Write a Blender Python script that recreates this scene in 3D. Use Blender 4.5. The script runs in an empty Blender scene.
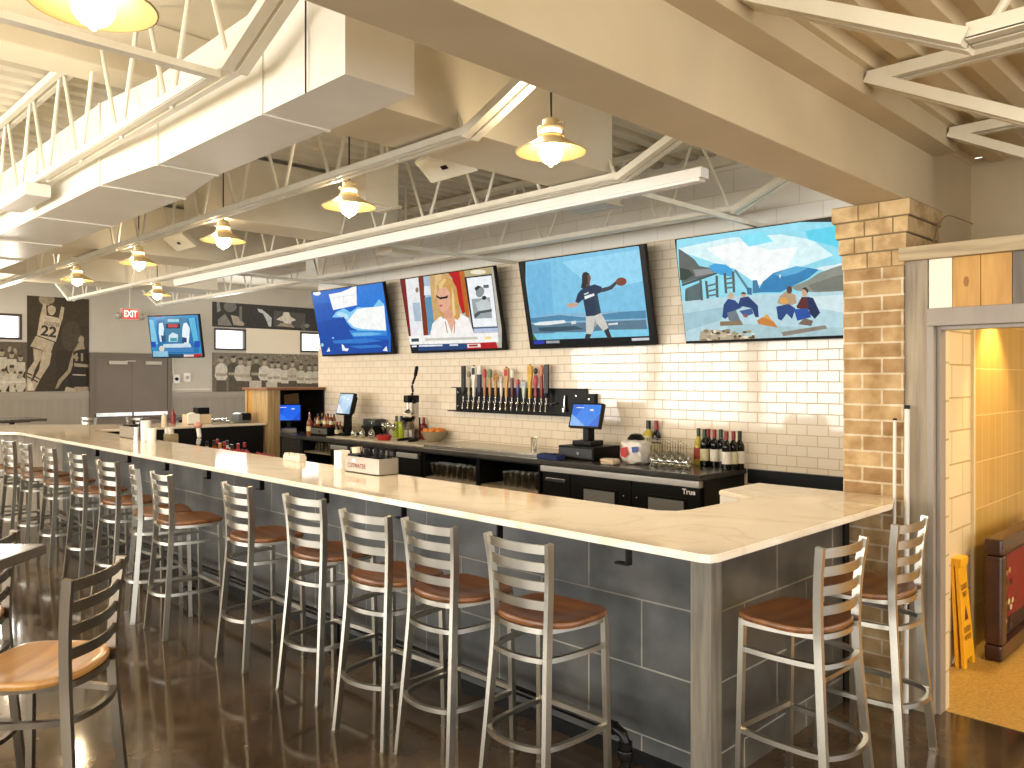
import bpy, bmesh, math, random
from mathutils import Vector, Matrix
random.seed(7)
R = math.radians
C = bpy.context.scene.collection

# ------------------------------------------------------------------ survey of the photograph
FPX, YAW, HZ, EYE = 800.0, 0.788, 378.0, 1.72
SN, CS = math.sin(YAW), math.cos(YAW)
def ray(px, py):
    r = (px - 512) / FPX
    return Vector((-SN + r * CS, CS + r * SN, (HZ - py) / FPX))
ORG = Vector((0, 0, EYE))
def at_y(px, py, Y):
    v = ray(px, py); return ORG + v * (Y / v.y)
def at_x(px, py, X):
    v = ray(px, py); return ORG + v * (X / v.x)
def at_z(px, py, Z):
    v = ray(px, py); return ORG + v * ((Z - EYE) / v.z)
def at_plane(px, py, P, N):
    v = ray(px, py); return ORG + v * ((P - ORG).dot(N) / v.dot(N))

# ------------------------------------------------------------------ materials
def lin(h):
    if isinstance(h, str):
        h = h.lstrip('#'); c = [int(h[i:i + 2], 16) / 255 for i in (0, 2, 4)]
        return tuple(x / 12.92 if x <= .04045 else ((x + .055) / 1.055) ** 2.4 for x in c)
    return tuple(h)
MATS = {}
def mat(name, col, rough=.5, metal=0, emit=None, estr=0, spec=.5, coat=0):
    if name in MATS: return MATS[name]
    m = bpy.data.materials.new(name); m.use_nodes = True
    b = m.node_tree.nodes['Principled BSDF']
    b.inputs['Base Color'].default_value = (*lin(col), 1)
    b.inputs['Roughness'].default_value = rough
    b.inputs['Metallic'].default_value = metal
    b.inputs['Specular IOR Level'].default_value = spec
    if coat: b.inputs['Coat Weight'].default_value = coat; b.inputs['Coat Roughness'].default_value = .05
    if emit is not None:
        b.inputs['Emission Color'].default_value = (*lin(emit), 1); b.inputs['Emission Strength'].default_value = estr
    MATS[name] = m; return m
class NT:
    def __init__(s, m): s.t = m.node_tree; s.b = s.t.nodes['Principled BSDF']
    def n(s, kind, **kw):
        x = s.t.nodes.new(kind)
        for k, v in kw.items():
            if k in x.inputs: x.inputs[k].default_value = v
            else: setattr(x, k, v)
        return x
    def l(s, a, b): s.t.links.new(a, b)
    def coords(s, a='X', b='Z', c=None, off=(0, 0, 0), kind='Object'):
        tc = s.n('ShaderNodeTexCoord'); sp = s.n('ShaderNodeSeparateXYZ'); cb = s.n('ShaderNodeCombineXYZ')
        s.l(tc.outputs[kind], sp.inputs[0])
        for i, ax in enumerate((a, b, c)):
            if ax: s.l(sp.outputs[ax], cb.inputs[i])
        mp = s.n('ShaderNodeMapping'); mp.inputs['Location'].default_value = off
        s.l(cb.outputs[0], mp.inputs[0]); return mp.outputs[0]
    def ramp(s, fac, stops):
        r = s.n('ShaderNodeValToRGB'); e = r.color_ramp.elements
        while len(e) < len(stops): e.new(.5)
        for k, (p, c) in enumerate(stops): e[k].position = p; e[k].color = (*lin(c), 1)
        s.l(fac, r.inputs[0]); return r.outputs[0]
    def bump(s, h, strength=.3, dist=.01):
        b = s.n('ShaderNodeBump'); b.inputs['Strength'].default_value = strength; b.inputs['Distance'].default_value = dist
        s.l(h, b.inputs['Height']); s.l(b.outputs[0], s.b.inputs['Normal']); return b
def noisy(name, stops, scale=6, rough=.5, metal=0, detail=4, stretch=(1, 1, 1), bump=0, spec=.5, rrange=None, coat=0):
    if name in MATS: return MATS[name]
    m = mat(name, stops[0][1], rough, metal, spec=spec, coat=coat); t = NT(m)
    tc = t.n('ShaderNodeTexCoord'); mp = t.n('ShaderNodeMapping'); mp.inputs['Scale'].default_value = stretch
    t.l(tc.outputs['Object'], mp.inputs[0])
    nz = t.n('ShaderNodeTexNoise', Scale=scale, Detail=detail); t.l(mp.outputs[0], nz.inputs['Vector'])
    t.l(t.ramp(nz.outputs['Fac'], stops), t.b.inputs['Base Color'])
    if bump: t.bump(nz.outputs['Fac'], bump, .01)
    if rrange:
        mr = t.n('ShaderNodeMapRange'); mr.inputs['To Min'].default_value = rrange[0]; mr.inputs['To Max'].default_value = rrange[1]
        t.l(nz.outputs['Fac'], mr.inputs[0]); t.l(mr.outputs[0], t.b.inputs['Roughness'])
    return m
def bricks(name, c1, c2, mortar, w, h, msize, rough=.3, axes='XZ', off=(0, 0, 0), offset=.5, bump=.4, spec=.5, tint=None, mrough=None, uneven=0, bias=0):
    m = mat(name, c1, rough, spec=spec); t = NT(m)
    v = t.coords(axes[0], axes[1], None, off)
    b = t.n('ShaderNodeTexBrick', offset=offset)
    b.inputs['Scale'].default_value = 1; b.inputs['Brick Width'].default_value = w; b.inputs['Row Height'].default_value = h
    b.inputs['Mortar Size'].default_value = msize; b.inputs['Mortar Smooth'].default_value = .15; b.inputs['Bias'].default_value = bias
    b.inputs['Color1'].default_value = (*lin(c1), 1); b.inputs['Color2'].default_value = (*lin(c2), 1); b.inputs['Mortar'].default_value = (*lin(mortar), 1)
    t.l(v, b.inputs['Vector'])
    col = b.outputs['Color']
    if tint:
        nz = t.n('ShaderNodeTexNoise', Scale=tint[0], Detail=6.0); t.l(v, nz.inputs['Vector'])
        rp = t.ramp(nz.outputs['Fac'], [(.3, tint[1]), (.7, tint[2])])
        mx = t.n('ShaderNodeMix', data_type='RGBA', blend_type='MULTIPLY'); mx.inputs[0].default_value = 1
        t.l(col, mx.inputs[6]); t.l(rp, mx.inputs[7]); col = mx.outputs[2]
    t.l(col, t.b.inputs['Base Color'])
    inv = t.n('ShaderNodeMath', operation='SUBTRACT'); inv.inputs[0].default_value = 1; t.l(b.outputs['Fac'], inv.inputs[1])
    hgt = inv.outputs[0]
    if uneven:
        nz2 = t.n('ShaderNodeTexNoise', Scale=uneven, Detail=1.0); t.l(v, nz2.inputs['Vector'])
        ad = t.n('ShaderNodeMath', operation='MULTIPLY_ADD'); ad.inputs[1].default_value = 1.2
        t.l(nz2.outputs['Fac'], ad.inputs[0]); t.l(hgt, ad.inputs[2]); hgt = ad.outputs[0]
    t.bump(hgt, bump, .004)
    if mrough is not None:
        mr = t.n('ShaderNodeMapRange'); mr.inputs['To Min'].default_value = rough; mr.inputs['To Max'].default_value = mrough
        t.l(b.outputs['Fac'], mr.inputs[0]); t.l(mr.outputs[0], t.b.inputs['Roughness'])
    return m
def picture_mat(name, emit=0.0):
    if name in MATS: return MATS[name]
    m = mat(name, (.02, .02, .02), .25 if emit else .55, spec=.12 if emit else .3); t = NT(m)
    a = t.n('ShaderNodeVertexColor', layer_name='Col')
    tc = t.n('ShaderNodeTexCoord'); nz = t.n('ShaderNodeTexNoise', Scale=14.0, Detail=7.0, Roughness=.65); t.l(tc.outputs['Object'], nz.inputs['Vector'])
    gr = t.ramp(nz.outputs['Fac'], [(.3, (.52, .52, .55)), (.5, (.92, .92, .92)), (.7, (1.25, 1.25, 1.25))])
    mx = t.n('ShaderNodeMix', data_type='RGBA', blend_type='MULTIPLY'); mx.inputs[0].default_value = .3 if emit else .6; t.l(a.outputs['Color'], mx.inputs[6]); t.l(gr, mx.inputs[7])
    if emit:
        t.l(mx.outputs[2], t.b.inputs['Emission Color']); t.b.inputs['Emission Strength'].default_value = emit
        t.b.inputs['Base Color'].default_value = (.01, .01, .01, 1)
    else: t.l(mx.outputs[2], t.b.inputs['Base Color'])
    return m
def glassy(name, tint, gloss=.06, dens=1.0):
    if name in MATS: return MATS[name]
    m = bpy.data.materials.new(name); m.use_nodes = True; nt = m.node_tree; nt.nodes.clear()
    o = nt.nodes.new('ShaderNodeOutputMaterial'); mx = nt.nodes.new('ShaderNodeMixShader')
    tr = nt.nodes.new('ShaderNodeBsdfTransparent'); gl = nt.nodes.new('ShaderNodeBsdfGlossy'); lw = nt.nodes.new('ShaderNodeLayerWeight')
    tr.inputs[0].default_value = (*lin(tint), 1); gl.inputs[0].default_value = (1, 1, 1, 1); gl.inputs['Roughness'].default_value = gloss
    lw.inputs[0].default_value = .35
    mp = nt.nodes.new('ShaderNodeMapRange'); mp.inputs['To Min'].default_value = .13; mp.inputs['To Max'].default_value = min(.95, .75 * dens)
    nt.links.new(lw.outputs['Facing'], mp.inputs[0]); nt.links.new(mp.outputs[0], mx.inputs[0])
    nt.links.new(tr.outputs[0], mx.inputs[1]); nt.links.new(gl.outputs[0], mx.inputs[2]); nt.links.new(mx.outputs[0], o.inputs[0])
    MATS[name] = m; return m

M_cream = noisy('cream_paint', [(.3, '#ddd3ba'), (.7, '#e3dac4')], 3, .55)
M_beam = noisy('tan_beam_paint', [(.3, '#c2af8a'), (.7, '#cab894')], 3, .5)
M_joist2 = noisy('tan_joist_paint', [(.3, '#d9cdb0'), (.7, '#e0d5ba')], 8, .45)
M_white = noisy('white_steel_paint', [(.3, '#e2dcc8'), (.7, '#eae5d4')], 8, .4)
M_lightbar = mat('white_enamel', '#efece4', .35)
M_duct = noisy('painted_duct', [(.3, '#e2ded0'), (.7, '#eae6da')], 4, .3, metal=.0, spec=.6)
M_deck = noisy('deck_paint', [(.3, '#d2cab4'), (.7, '#dad3c0')], 3, .5)
M_deck2 = noisy('deck_tan', [(.3, '#d3bd92'), (.7, '#dcc8a0')], 2, .55)
M_tile = bricks('white_subway_tile', '#e9dcc6', '#e4d6be', '#c3ad8c', .176, .088, .0042, .07, 'XZ', (.03, -.017, 0), .5, .35, .6, mrough=.6, uneven=4)
M_block = bricks('white_painted_block', '#e9e4d8', '#ece8dd', '#dcd5c6', .40, .2, .006, .45, 'XZ', (0, .05, 0), .5, .25)
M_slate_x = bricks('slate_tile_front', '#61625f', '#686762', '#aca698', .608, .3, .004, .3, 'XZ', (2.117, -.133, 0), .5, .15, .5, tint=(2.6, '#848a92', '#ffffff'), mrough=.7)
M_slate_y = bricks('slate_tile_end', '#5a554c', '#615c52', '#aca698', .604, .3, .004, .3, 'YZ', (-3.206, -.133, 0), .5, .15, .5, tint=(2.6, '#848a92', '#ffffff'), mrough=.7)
M_brick_x = bricks('tan_brick_front', '#c8ab7c', '#a5845a', '#dccdb0', .205, .083, .006, .75, 'XZ', (1.83, -.0, 0), .5, .6, .3, tint=(9, '#bfb19a', '#ffffff'))
M_brick_y = bricks('tan_brick_side', '#c4a778', '#a08056', '#dccdb0', .205, .083, .006, .75, 'YZ', (0, 0, 0), .5, .6, .3, tint=(9, '#bfb19a', '#ffffff'))
M_cap = noisy('tan_cap_brick', [(.35, '#bd9d6c'), (.5, '#ccae7e'), (.65, '#a8885a')], 7, .75, bump=.3)
M_floor = noisy('polished_concrete', [(.25, '#221a13'), (.45, '#43372a'), (.58, '#574737'), (.75, '#7a6442')], 1.6, .16, detail=8, spec=.55, rrange=(.05, .13))
M_tanfloor = noisy('tan_speckled_floor', [(.35, '#9a7a3c'), (.65, '#b8954f')], 60, .4)
M_quartz = mat('quartz_top', '#e6dac4', .06, spec=.6)
t = NT(M_quartz); v = t.coords('X', 'Y', None)
nz = t.n('ShaderNodeTexNoise', Scale=1.3, Detail=9.0, Distortion=1.6); t.l(v, nz.inputs['Vector'])
t.l(t.ramp(nz.outputs['Fac'], [(.42, '#ebdec8'), (.485, '#e9dbc4'), (.5, '#e1d1b7'), (.515, '#e9dbc4'), (.6, '#ede1cc')]), t.b.inputs['Base Color'])
M_steel = noisy('brushed_steel', [(.3, '#b4ae9f'), (.7, '#c4beb0')], 5, .28, 1, stretch=(1, 1, .15))
M_steel_dark = noisy('brushed_bronze_steel', [(.3, '#62584a'), (.7, '#7f7464')], 5, .36, 1, stretch=(1, 1, .15))
M_stainless = noisy('stainless', [(.3, '#a8a49c'), (.7, '#c4c0b8')], 4, .25, 1, stretch=(.2, 1, 1))
M_seat = noisy('stained_seat_wood', [(.3, '#5f3a1b'), (.5, '#7c4d26'), (.7, '#8f5e32')], 7, .34, stretch=(.35, 3, 1), coat=.25)
M_seat2 = noisy('honey_seat_wood', [(.3, '#96672f'), (.5, '#b17f3e'), (.7, '#bf8f4c')], 7, .35, stretch=(.35, 3, 1), coat=.3)
M_black = mat('black_plastic', '#0b0a09', .4, spec=.2)
M_blackm = mat('black_matte', '#121110', .6)
M_bar_black = mat('black_laminate', '#131313', .35, spec=.25)
M_char = mat('charcoal_cabinet', '#36383a', .35)
M_rubber = mat('rubber_foot', '#1a1a1a', .7)
M_pipe = mat('black_iron_pipe', '#1c1a18', .28, .6)
M_greige = noisy('greige_wainscot', [(.3, '#8d8270'), (.7, '#968b79')], 2, .5, stretch=(1, 8, .3))
M_trimg = mat('greige_trim', '#978c7a', .45)
M_wallgrey = noisy('warm_grey_wall', [(.3, '#bdb3a1'), (.7, '#c5bcab')], 2, .6)
M_door = noisy('brown_door_paint', [(.3, '#6a5b47'), (.7, '#716150')], 2, .45)
M_doorframe = mat('brown_frame_paint', '#655845', .45)
M_grey_wood = noisy('weathered_grey_wood', [(.3, '#7d705e'), (.5, '#95876f'), (.7, '#a2947c')], 5, .6, stretch=(6, 6, .5))
M_grey_rail = noisy('weathered_rail_wood', [(.3, '#8d7a5c'), (.5, '#a89470'), (.7, '#b5a27e')], 5, .6, stretch=(.5, 6, 7))
M_grey_paint = noisy('grey_jamb_paint', [(.3, '#86796a'), (.7, '#8f8373')], 4, .4, stretch=(4, 4, .4))
M_white_board = noisy('whitewashed_board', [(.3, '#e8ddc6'), (.7, '#efe6d2')], 5, .55, stretch=(6, 6, .5))
M_orange_board = noisy('golden_board', [(.25, '#a5762c'), (.5, '#bd8c3e'), (.7, '#c99a4c')], 4, .5, stretch=(5, 5, .6))
M_dark_board = noisy('dark_grey_board', [(.3, '#5f564a'), (.7, '#756a5b')], 5, .6, stretch=(6, 6, .5))
M_post = noisy('grey_bar_post', [(.3, '#635d51'), (.5, '#787163'), (.7, '#878070')], 5, .5, stretch=(7, 7, .5))
M_tan_wood = noisy('tan_station_wood', [(.3, '#9c8152'), (.5, '#b09364'), (.7, '#bda276')], 5, .5, stretch=(7, 7, .5))
M_brown_wood = noisy('brown_station_top', [(.3, '#7a4f2c'), (.7, '#926239')], 5, .45, stretch=(6, .6, 6))
M_corr = bricks('cream_corridor_block', '#cdb88e', '#d2bd94', '#a8925f', .42, .2, .006, .5, 'YZ', (0, 0, 0), .5, .3)
M_corrtile = bricks('gold_corridor_tile', '#b08a3e', '#b8924a', '#d0b070', .15, .3, .004, .35, 'YZ', (0, .02, 0), 0, .3)
M_shade = mat('cream_lamp_enamel', '#d8c08c', .4)
M_bulb = mat('lit_bulb', '#fff0d0', .3, emit='#ffe2ae', estr=26)
M_cord = mat('dark_cord', '#2b2018', .6)
M_pic = picture_mat('printed_picture')
M_screen = picture_mat('lit_screen', 1.05)
M_glass = glassy('clear_glass', '#eceadf', .04, 1.2)
M_glass2 = glassy('pint_glass', '#e6e2d8', .12, 1.25)
M_pane = mat('lit_window_pane', '#ffffff', .3, emit='#ffffff', estr=2.2)
M_paper = mat('white_paper', '#ece7dc', .7)
M_text_white = mat('white_lettering', '#f0eee8', .5)
M_text_black = mat('black_lettering', '#1d150c', .5)

# ------------------------------------------------------------------ mesh helpers
class B:
    def __init__(s): s.bm = bmesh.new(); s.mats = []
    def mi(s, m):
        if m is None: return 0
        if m not in s.mats: s.mats.append(m)
        return s.mats.index(m)
    def _fin(s, before, M, m):
        fs = [f for f in s.bm.faces if f.index == -1 or f not in before]
        return fs
    def add(s, verts, faces, M=None, m=None):
        vs = [s.bm.verts.new((M @ Vector(v)) if M else v) for v in verts]; k = s.mi(m)
        for f in faces:
            try: fc = s.bm.faces.new([vs[i] for i in f]); fc.material_index = k
            except ValueError: pass
        return s
    def box(s, x0, x1, y0, y1, z0, z1, m=None, bev=0, M=None):
        b2 = bmesh.new(); r = bmesh.ops.create_cube(b2, size=1)
        for v in b2.verts: v.co = Vector((x0 + (v.co.x + .5) * (x1 - x0), y0 + (v.co.y + .5) * (y1 - y0), z0 + (v.co.z + .5) * (z1 - z0)))
        if bev: bmesh.ops.bevel(b2, geom=list(b2.edges), offset=bev, segments=2, affect='EDGES', profile=.6)
        return s.merge(b2, M, m)
    def merge(s, b2, M=None, m=None):
        b2.verts.index_update()
        s.add([v.co.copy() for v in b2.verts], [[v.index for v in f.verts] for f in b2.faces], M, m); b2.free(); return s
    def prism(s, poly, z0, z1, m=None, bev=0, M=None):
        b2 = bmesh.new()
        lo = [b2.verts.new((x, y, z0)) for x, y in poly]; hi = [b2.verts.new((x, y, z1)) for x, y in poly]; n = len(poly)
        b2.faces.new(lo[::-1]); top = b2.faces.new(hi)
        for i in range(n): b2.faces.new((lo[i], lo[(i + 1) % n], hi[(i + 1) % n], hi[i]))
        bmesh.ops.recalc_face_normals(b2, faces=list(b2.faces))
        if bev: bmesh.ops.bevel(b2, geom=[e for e in b2.edges if abs(e.verts[0].co.z - e.verts[1].co.z) < 1e-6], offset=bev, segments=2, affect='EDGES')
        return s.merge(b2, M, m)
    def sweep(s, pts, prof, up=(0, 0, 1), m=None, M=None, closed=False, caps=True):
        pts = [Vector(p) for p in pts]; n = len(pts); rings = []; k = s.mi(m); up = Vector(up)
        for i, p in enumerate(pts):
            a = pts[(i - 1) % n] if (i or closed) else p; b = pts[(i + 1) % n] if (i < n - 1 or closed) else p
            d = (b - a).normalized(); u = up if abs(d.dot(up.normalized())) < .97 else Vector((1, 0, 0)) if abs(d.x) < .9 else Vector((0, 1, 0))
            sd = d.cross(u).normalized(); uu = sd.cross(d).normalized()
            sc = 1.0
            if 0 < i < n - 1 or closed:
                d0 = (p - a).normalized(); d1 = (b - p).normalized(); c = max(.35, math.sqrt(max(0, (1 + d0.dot(d1)) / 2)))
            ring = []
            for (x, y) in prof:
                q = p + sd * x + uu * y
                ring.append(s.bm.verts.new((M @ q) if M else q))
            rings.append(ring)
        L = len(prof)
        for i in range(n if closed else n - 1):
            a, b = rings[i], rings[(i + 1) % n]
            for j in range(L):
                f = s.bm.faces.new((a[j], a[(j + 1) % L], b[(j + 1) % L], b[j])); f.material_index = k
        if caps and not closed:
            for rg in (rings[0][::-1], rings[-1]):
                f = s.bm.faces.new(rg); f.material_index = k
        return s
    def tube(s, pts, r, n=8, m=None, M=None, closed=False):
        return s.sweep(pts, [(r * math.cos(2 * math.pi * i / n), r * math.sin(2 * math.pi * i / n)) for i in range(n)], m=m, M=M, closed=closed)
    def bar(s, pts, w, h, up=(0, 0, 1), m=None, M=None, closed=False):
        return s.sweep(pts, [(-w / 2, -h / 2), (w / 2, -h / 2), (w / 2, h / 2), (-w / 2, h / 2)], up, m, M, closed)
    def lathe(s, prof, n=20, at=(0, 0, 0), m=None, M=None):
        T = Matrix.Translation(at); T = M @ T if M else T; k = s.mi(m); rings = []
        for (r, z) in prof:
            if r < 1e-6: rings.append([s.bm.verts.new(T @ Vector((0, 0, z)))])
            else: rings.append([s.bm.verts.new(T @ Vector((r * math.cos(2 * math.pi * i / n), r * math.sin(2 * math.pi * i / n), z))) for i in range(n)])
        for a, b in zip(rings, rings[1:]):
            for i in range(n):
                j = (i + 1) % n
                q = [a[i], a[j], b[j], b[i]] if len(a) > 1 and len(b) > 1 else ([a[0], b[j], b[i]] if len(a) == 1 and len(b) > 1 else ([a[i], a[j], b[0]] if len(a) > 1 else None))
                if q: f = s.bm.faces.new(q); f.material_index = k
        return s
    def ball(s, c, r, m=None, sub=2, sc=(1, 1, 1), M=None):
        b2 = bmesh.new(); bmesh.ops.create_icosphere(b2, subdivisions=sub, radius=1)
        for v in b2.verts: v.co = Vector((v.co.x * r * sc[0] + c[0], v.co.y * r * sc[1] + c[1], v.co.z * r * sc[2] + c[2]))
        return s.merge(b2, M, m)
def obj(name, b, m=None, parent=None, smooth=True, fix=True):
    if fix: bmesh.ops.recalc_face_normals(b.bm, faces=list(b.bm.faces))
    me = bpy.data.meshes.new(name); b.bm.to_mesh(me); b.bm.free()
    for k in (b.mats or [m]): me.materials.append(k)
    if smooth:
        me.shade_smooth(); me.set_sharp_from_angle(angle=R(38))
    o = bpy.data.objects.new(name, me); C.objects.link(o)
    if smooth: o.modifiers.new('normals', 'WEIGHTED_NORMAL').keep_sharp = True
    if parent: o.parent = parent
    return o
def tag(o, label, cat, group=None):
    o['label'] = label; o['category'] = cat
    if group: o['group'] = group
    return o
def thing(name, label, cat, loc=(0, 0, 0), rz=0, group=None):
    o = bpy.data.objects.new(name, None); C.objects.link(o); o.empty_display_size = .1
    o.location = loc; o.rotation_euler = (0, 0, rz); return tag(o, label, cat, group)
def struct(name, b, m=None, parent=None, smooth=False):
    o = obj(name, b, m, parent, smooth)
    if not parent: o['kind'] = 'structure'
    return o
def dup(root, loc, rz, label, group=None):
    r = root.copy(); C.objects.link(r); r.location = loc; r.rotation_euler = (0, 0, rz); r['label'] = label
    if group: r['group'] = group
    for ch in list(root.children):
        c = ch.copy(); C.objects.link(c); c.parent = r
        for g in list(ch.children):
            d = g.copy(); C.objects.link(d); d.parent = c
    return r
def text_bm(txt, size, M, b, m=None, width=None, bold=0):
    cu = bpy.data.curves.new('t', 'FONT'); cu.body = txt; cu.size = size; cu.align_x = 'CENTER'; cu.align_y = 'CENTER'; cu.resolution_u = 3; cu.offset = bold
    o = bpy.data.objects.new('t', cu); C.objects.link(o)
    dg = bpy.context.evaluated_depsgraph_get(); me = bpy.data.meshes.new_from_object(o.evaluated_get(dg))
    sx = 1
    if width and me.vertices:
        xs = [v.co.x for v in me.vertices]; sx = width / max(1e-6, max(xs) - min(xs))
    b.add([(v.co.x * sx, v.co.y, 0) for v in me.vertices], [list(p.vertices) for p in me.polygons], M, m)
    bpy.data.objects.remove(o); bpy.data.curves.remove(cu); bpy.data.meshes.remove(me)
def frame_M(P, u, v):       # columns: u right, v up, n out
    u = Vector(u).normalized(); v = Vector(v).normalized(); n = u.cross(v)
    return Matrix(((u.x, v.x, n.x, P[0]), (u.y, v.y, n.y, P[1]), (u.z, v.z, n.z, P[2]), (0, 0, 0, 1)))
def picture(name, polys, M, parent, mt, step=.00025, clip=None):
    """flat printed or lit picture: polys = [(colour, [(u,v)...])] in metres in the frame M"""
    bm = bmesh.new(); lay = bm.loops.layers.float_color.new('Col'); k = 0
    for col, pts in polys:
        if clip:
            pts = clip_poly(pts, clip)
            if len(pts) < 3: continue
        c = lin(col); vs = [bm.verts.new(M @ Vector((x, y, .0005 + step * k))) for x, y in pts]
        try: f = bm.faces.new(vs)
        except ValueError: continue
        for l in f.loops: l[lay] = (*c, 1)
        f.normal_update()
        if f.normal.dot(M.col[2].xyz) < 0: f.normal_flip()
        k += 1
    me = bpy.data.meshes.new(name); bm.to_mesh(me); bm.free(); me.materials.append(mt)
    o = bpy.data.objects.new(name, me); C.objects.link(o); o.parent = parent
    return o
def clip_poly(pts, box):
    x0, x1, y0, y1 = box
    for ax, val, sg in ((0, x0, 1), (0, x1, -1), (1, y0, 1), (1, y1, -1)):
        out = []
        for i in range(len(pts)):
            a, b = pts[i - 1], pts[i]; ia = (a[ax] - val) * sg >= 0; ib = (b[ax] - val) * sg >= 0
            if ia != ib:
                t = (val - a[ax]) / (b[ax] - a[ax]); out.append((a[0] + (b[0] - a[0]) * t, a[1] + (b[1] - a[1]) * t))
            if ib: out.append(b)
        pts = out
        if not pts: return []
    return pts
def ell(cx, cy, rx, ry, n=14, rot=0):
    return [(cx + rx * math.cos(a) * math.cos(rot) - ry * math.sin(a) * math.sin(rot), cy + rx * math.cos(a) * math.sin(rot) + ry * math.sin(a) * math.cos(rot)) for a in [2 * math.pi * i / n for i in range(n)]]
def spl(pts, n=5):
    out = []; P = [Vector(p) for p in pts]; P = [P[0] * 2 - P[1]] + P + [P[-1] * 2 - P[-2]]
    for i in range(1, len(P) - 2):
        for k in range(n):
            t = k / n; a, b_, c, d = P[i - 1:i + 3]
            out.append(.5 * ((2 * b_) + (c - a) * t + (2 * a - 5 * b_ + 4 * c - d) * t * t + (3 * b_ - a - 3 * c + d) * t ** 3))
    out.append(P[-2]); return out
def rect(x0, y0, x1, y1): return [(x0, y0), (x1, y0), (x1, y1), (x0, y1)]

# ------------------------------------------------------------------ the setting
XF, YW, ZD = -16.3, 6.32, 3.70            # far wall, tiled wall, left roof deck
b = B(); b.box(-16.5, 4.5, -6.2, 6.6, -.1, 0); b.box(-16.5, -10.4, 6.6, 10.4, -.1, 0); struct('floor', b, M_floor)
b = B(); b.box(-1.54, 4.5, 4.50, 9.0, -.08, .003); struct('floor_corridor', b, M_tanfloor)
b = B(); b.box(-10.42, -1.72, YW, YW + .25, 0, 3.02, M_tile); b.box(-10.42, -1.72, YW, YW + .25, 3.02, 3.75, M_block); struct('wall_back', b)
b = B()                                       # far wall with three high window openings
wins = [(2.75, 3.87, 2.40, 2.86), (7.40, 8.11, 2.31, 2.77), (9.42, 10.1, 2.31, 2.77)]
ys = [-6.2, 2.75, 3.87, 7.40, 8.11, 9.42, 10.1, 10.4]
for y0, y1 in zip(ys, ys[1:]):
    w = [q for q in wins if abs(q[0] - y0) < .01]
    if w: b.box(XF - .2, XF, y0, y1, 0, w[0][2]); b.box(XF - .2, XF, y0, y1, w[0][3], 3.8)
    else: b.box(XF - .2, XF, y0, y1, 0, 3.8)
struct('wall_far', b, M_wallgrey)
b = B(); b.box(XF, -10.42, 10.2, 10.4, 0, 3.8); struct('wall_nook', b, M_wallgrey)
for i, (y0, y1, z0, z1) in enumerate(wins):
    r = thing('window_%d' % (i + 1), ['high bright window left of the ballplayer mural', 'high bright window above the team photograph', 'high bright window half hidden behind the surf television'][i], 'window', (XF, y0, z0)); r['kind'] = 'structure'
    b = B(); W, H = y1 - y0, z1 - z0
    for a in ((0, .04, 0, H), (W - .04, W, 0, H), (.04, W - .04, 0, .04), (.04, W - .04, H - .04, H)): b.box(-.13, .012, a[0], a[1], a[2], a[3])
    obj('window_frame', b, mat('dark_window_frame', '#3a3029', .4), r, False)
    b = B(); b.box(-.10, -.09, .04, W - .04, .04, H - .04); obj('pane', b, M_pane, r, False)
b = B(); b.box(XF, XF + .035, -6.2, 4.97, 0, 1.335); b.box(XF, XF + .035, 6.49, 10.2, 0, 1.335); struct('wall_wainscot', b, M_greige)
b = B(); b.box(XF, XF + .05, -6.2, 4.97, 1.335, 1.355); b.box(XF, XF + .055, -6.2, 4.97, 1.355, 1.47); b.box(XF, XF + .05, 6.49, 10.2, 1.31, 1.33); b.box(XF, XF + .055, 6.49, 10.2, 1.33, 1.43); struct('trim_1', b, M_trimg)
b = B(); b.box(XF, XF + .06, -6.2, 4.97, 0, .14); b.box(XF, XF + .06, 6.49, 10.2, 0, .14); struct('baseboard_far', b, M_trimg)
# street front behind the viewer: piers, sill and head with wide openings
b = B(); b.box(-16.5, 4.5, -6.2, -6, 0, .55); b.box(-16.5, 4.5, -6.2, -6, 2.75, 3.8)
for x in (-16.5, -13.2, -10.1, -7.0, -3.9, -.8, 2.3): b.box(x, x + .35, -6.2, -6, .55, 2.75)
struct('wall_front', b, M_wallgrey)
b = B()
for x in (-13.2, -10.1, -7.0, -3.9, -.8): b.box(x + 1.65, x + 1.71, -6.14, -6.06, .55, 2.75)
b.box(-16.5, 4.5, -6.14, -6.06, 1.9, 1.95); struct('trim_2', b, mat('dark_window_frame', '#3a3029', .4))
# roof decks: ribs run front to back
def deck(x0, x1, y0, y1, z, pitch=.19, dp=.045):
    b = B(); x = x0; pr = []
    while x < x1:
        pr += [(x, z), (x + pitch * .44, z), (x + pitch * .56, z + dp), (x + pitch * .88, z + dp)]; x += pitch
    pr.append((min(x, x1 + pitch), z)); vs = []; fs = []
    for i, (px, pz) in enumerate(pr):
        vs += [(px, y0, pz), (px, y1, pz)]
        if i: fs.append((2 * i - 2, 2 * i - 1, 2 * i + 1, 2 * i))
    b.add(vs, fs); b.box(x0, x, y0, y1, z + dp + .03, z + dp + .08)
    return b
struct('ceiling_left', deck(-16.4, -1.9, -6.1, YW, ZD), M_deck)
b = B(); b.box(-16.4, -10.42, YW, 10.3, 3.72, 3.85); struct('ceiling_nook', b, M_deck)
struct('ceiling_right', deck(-1.62, 4.4, -6.1, 5.62, 3.06), M_deck2)
b = B(); b.box(-1.54, 4.4, 4.57, 8.9, 2.33, 2.36); struct('ceiling_corridor', b, M_corr)
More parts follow.
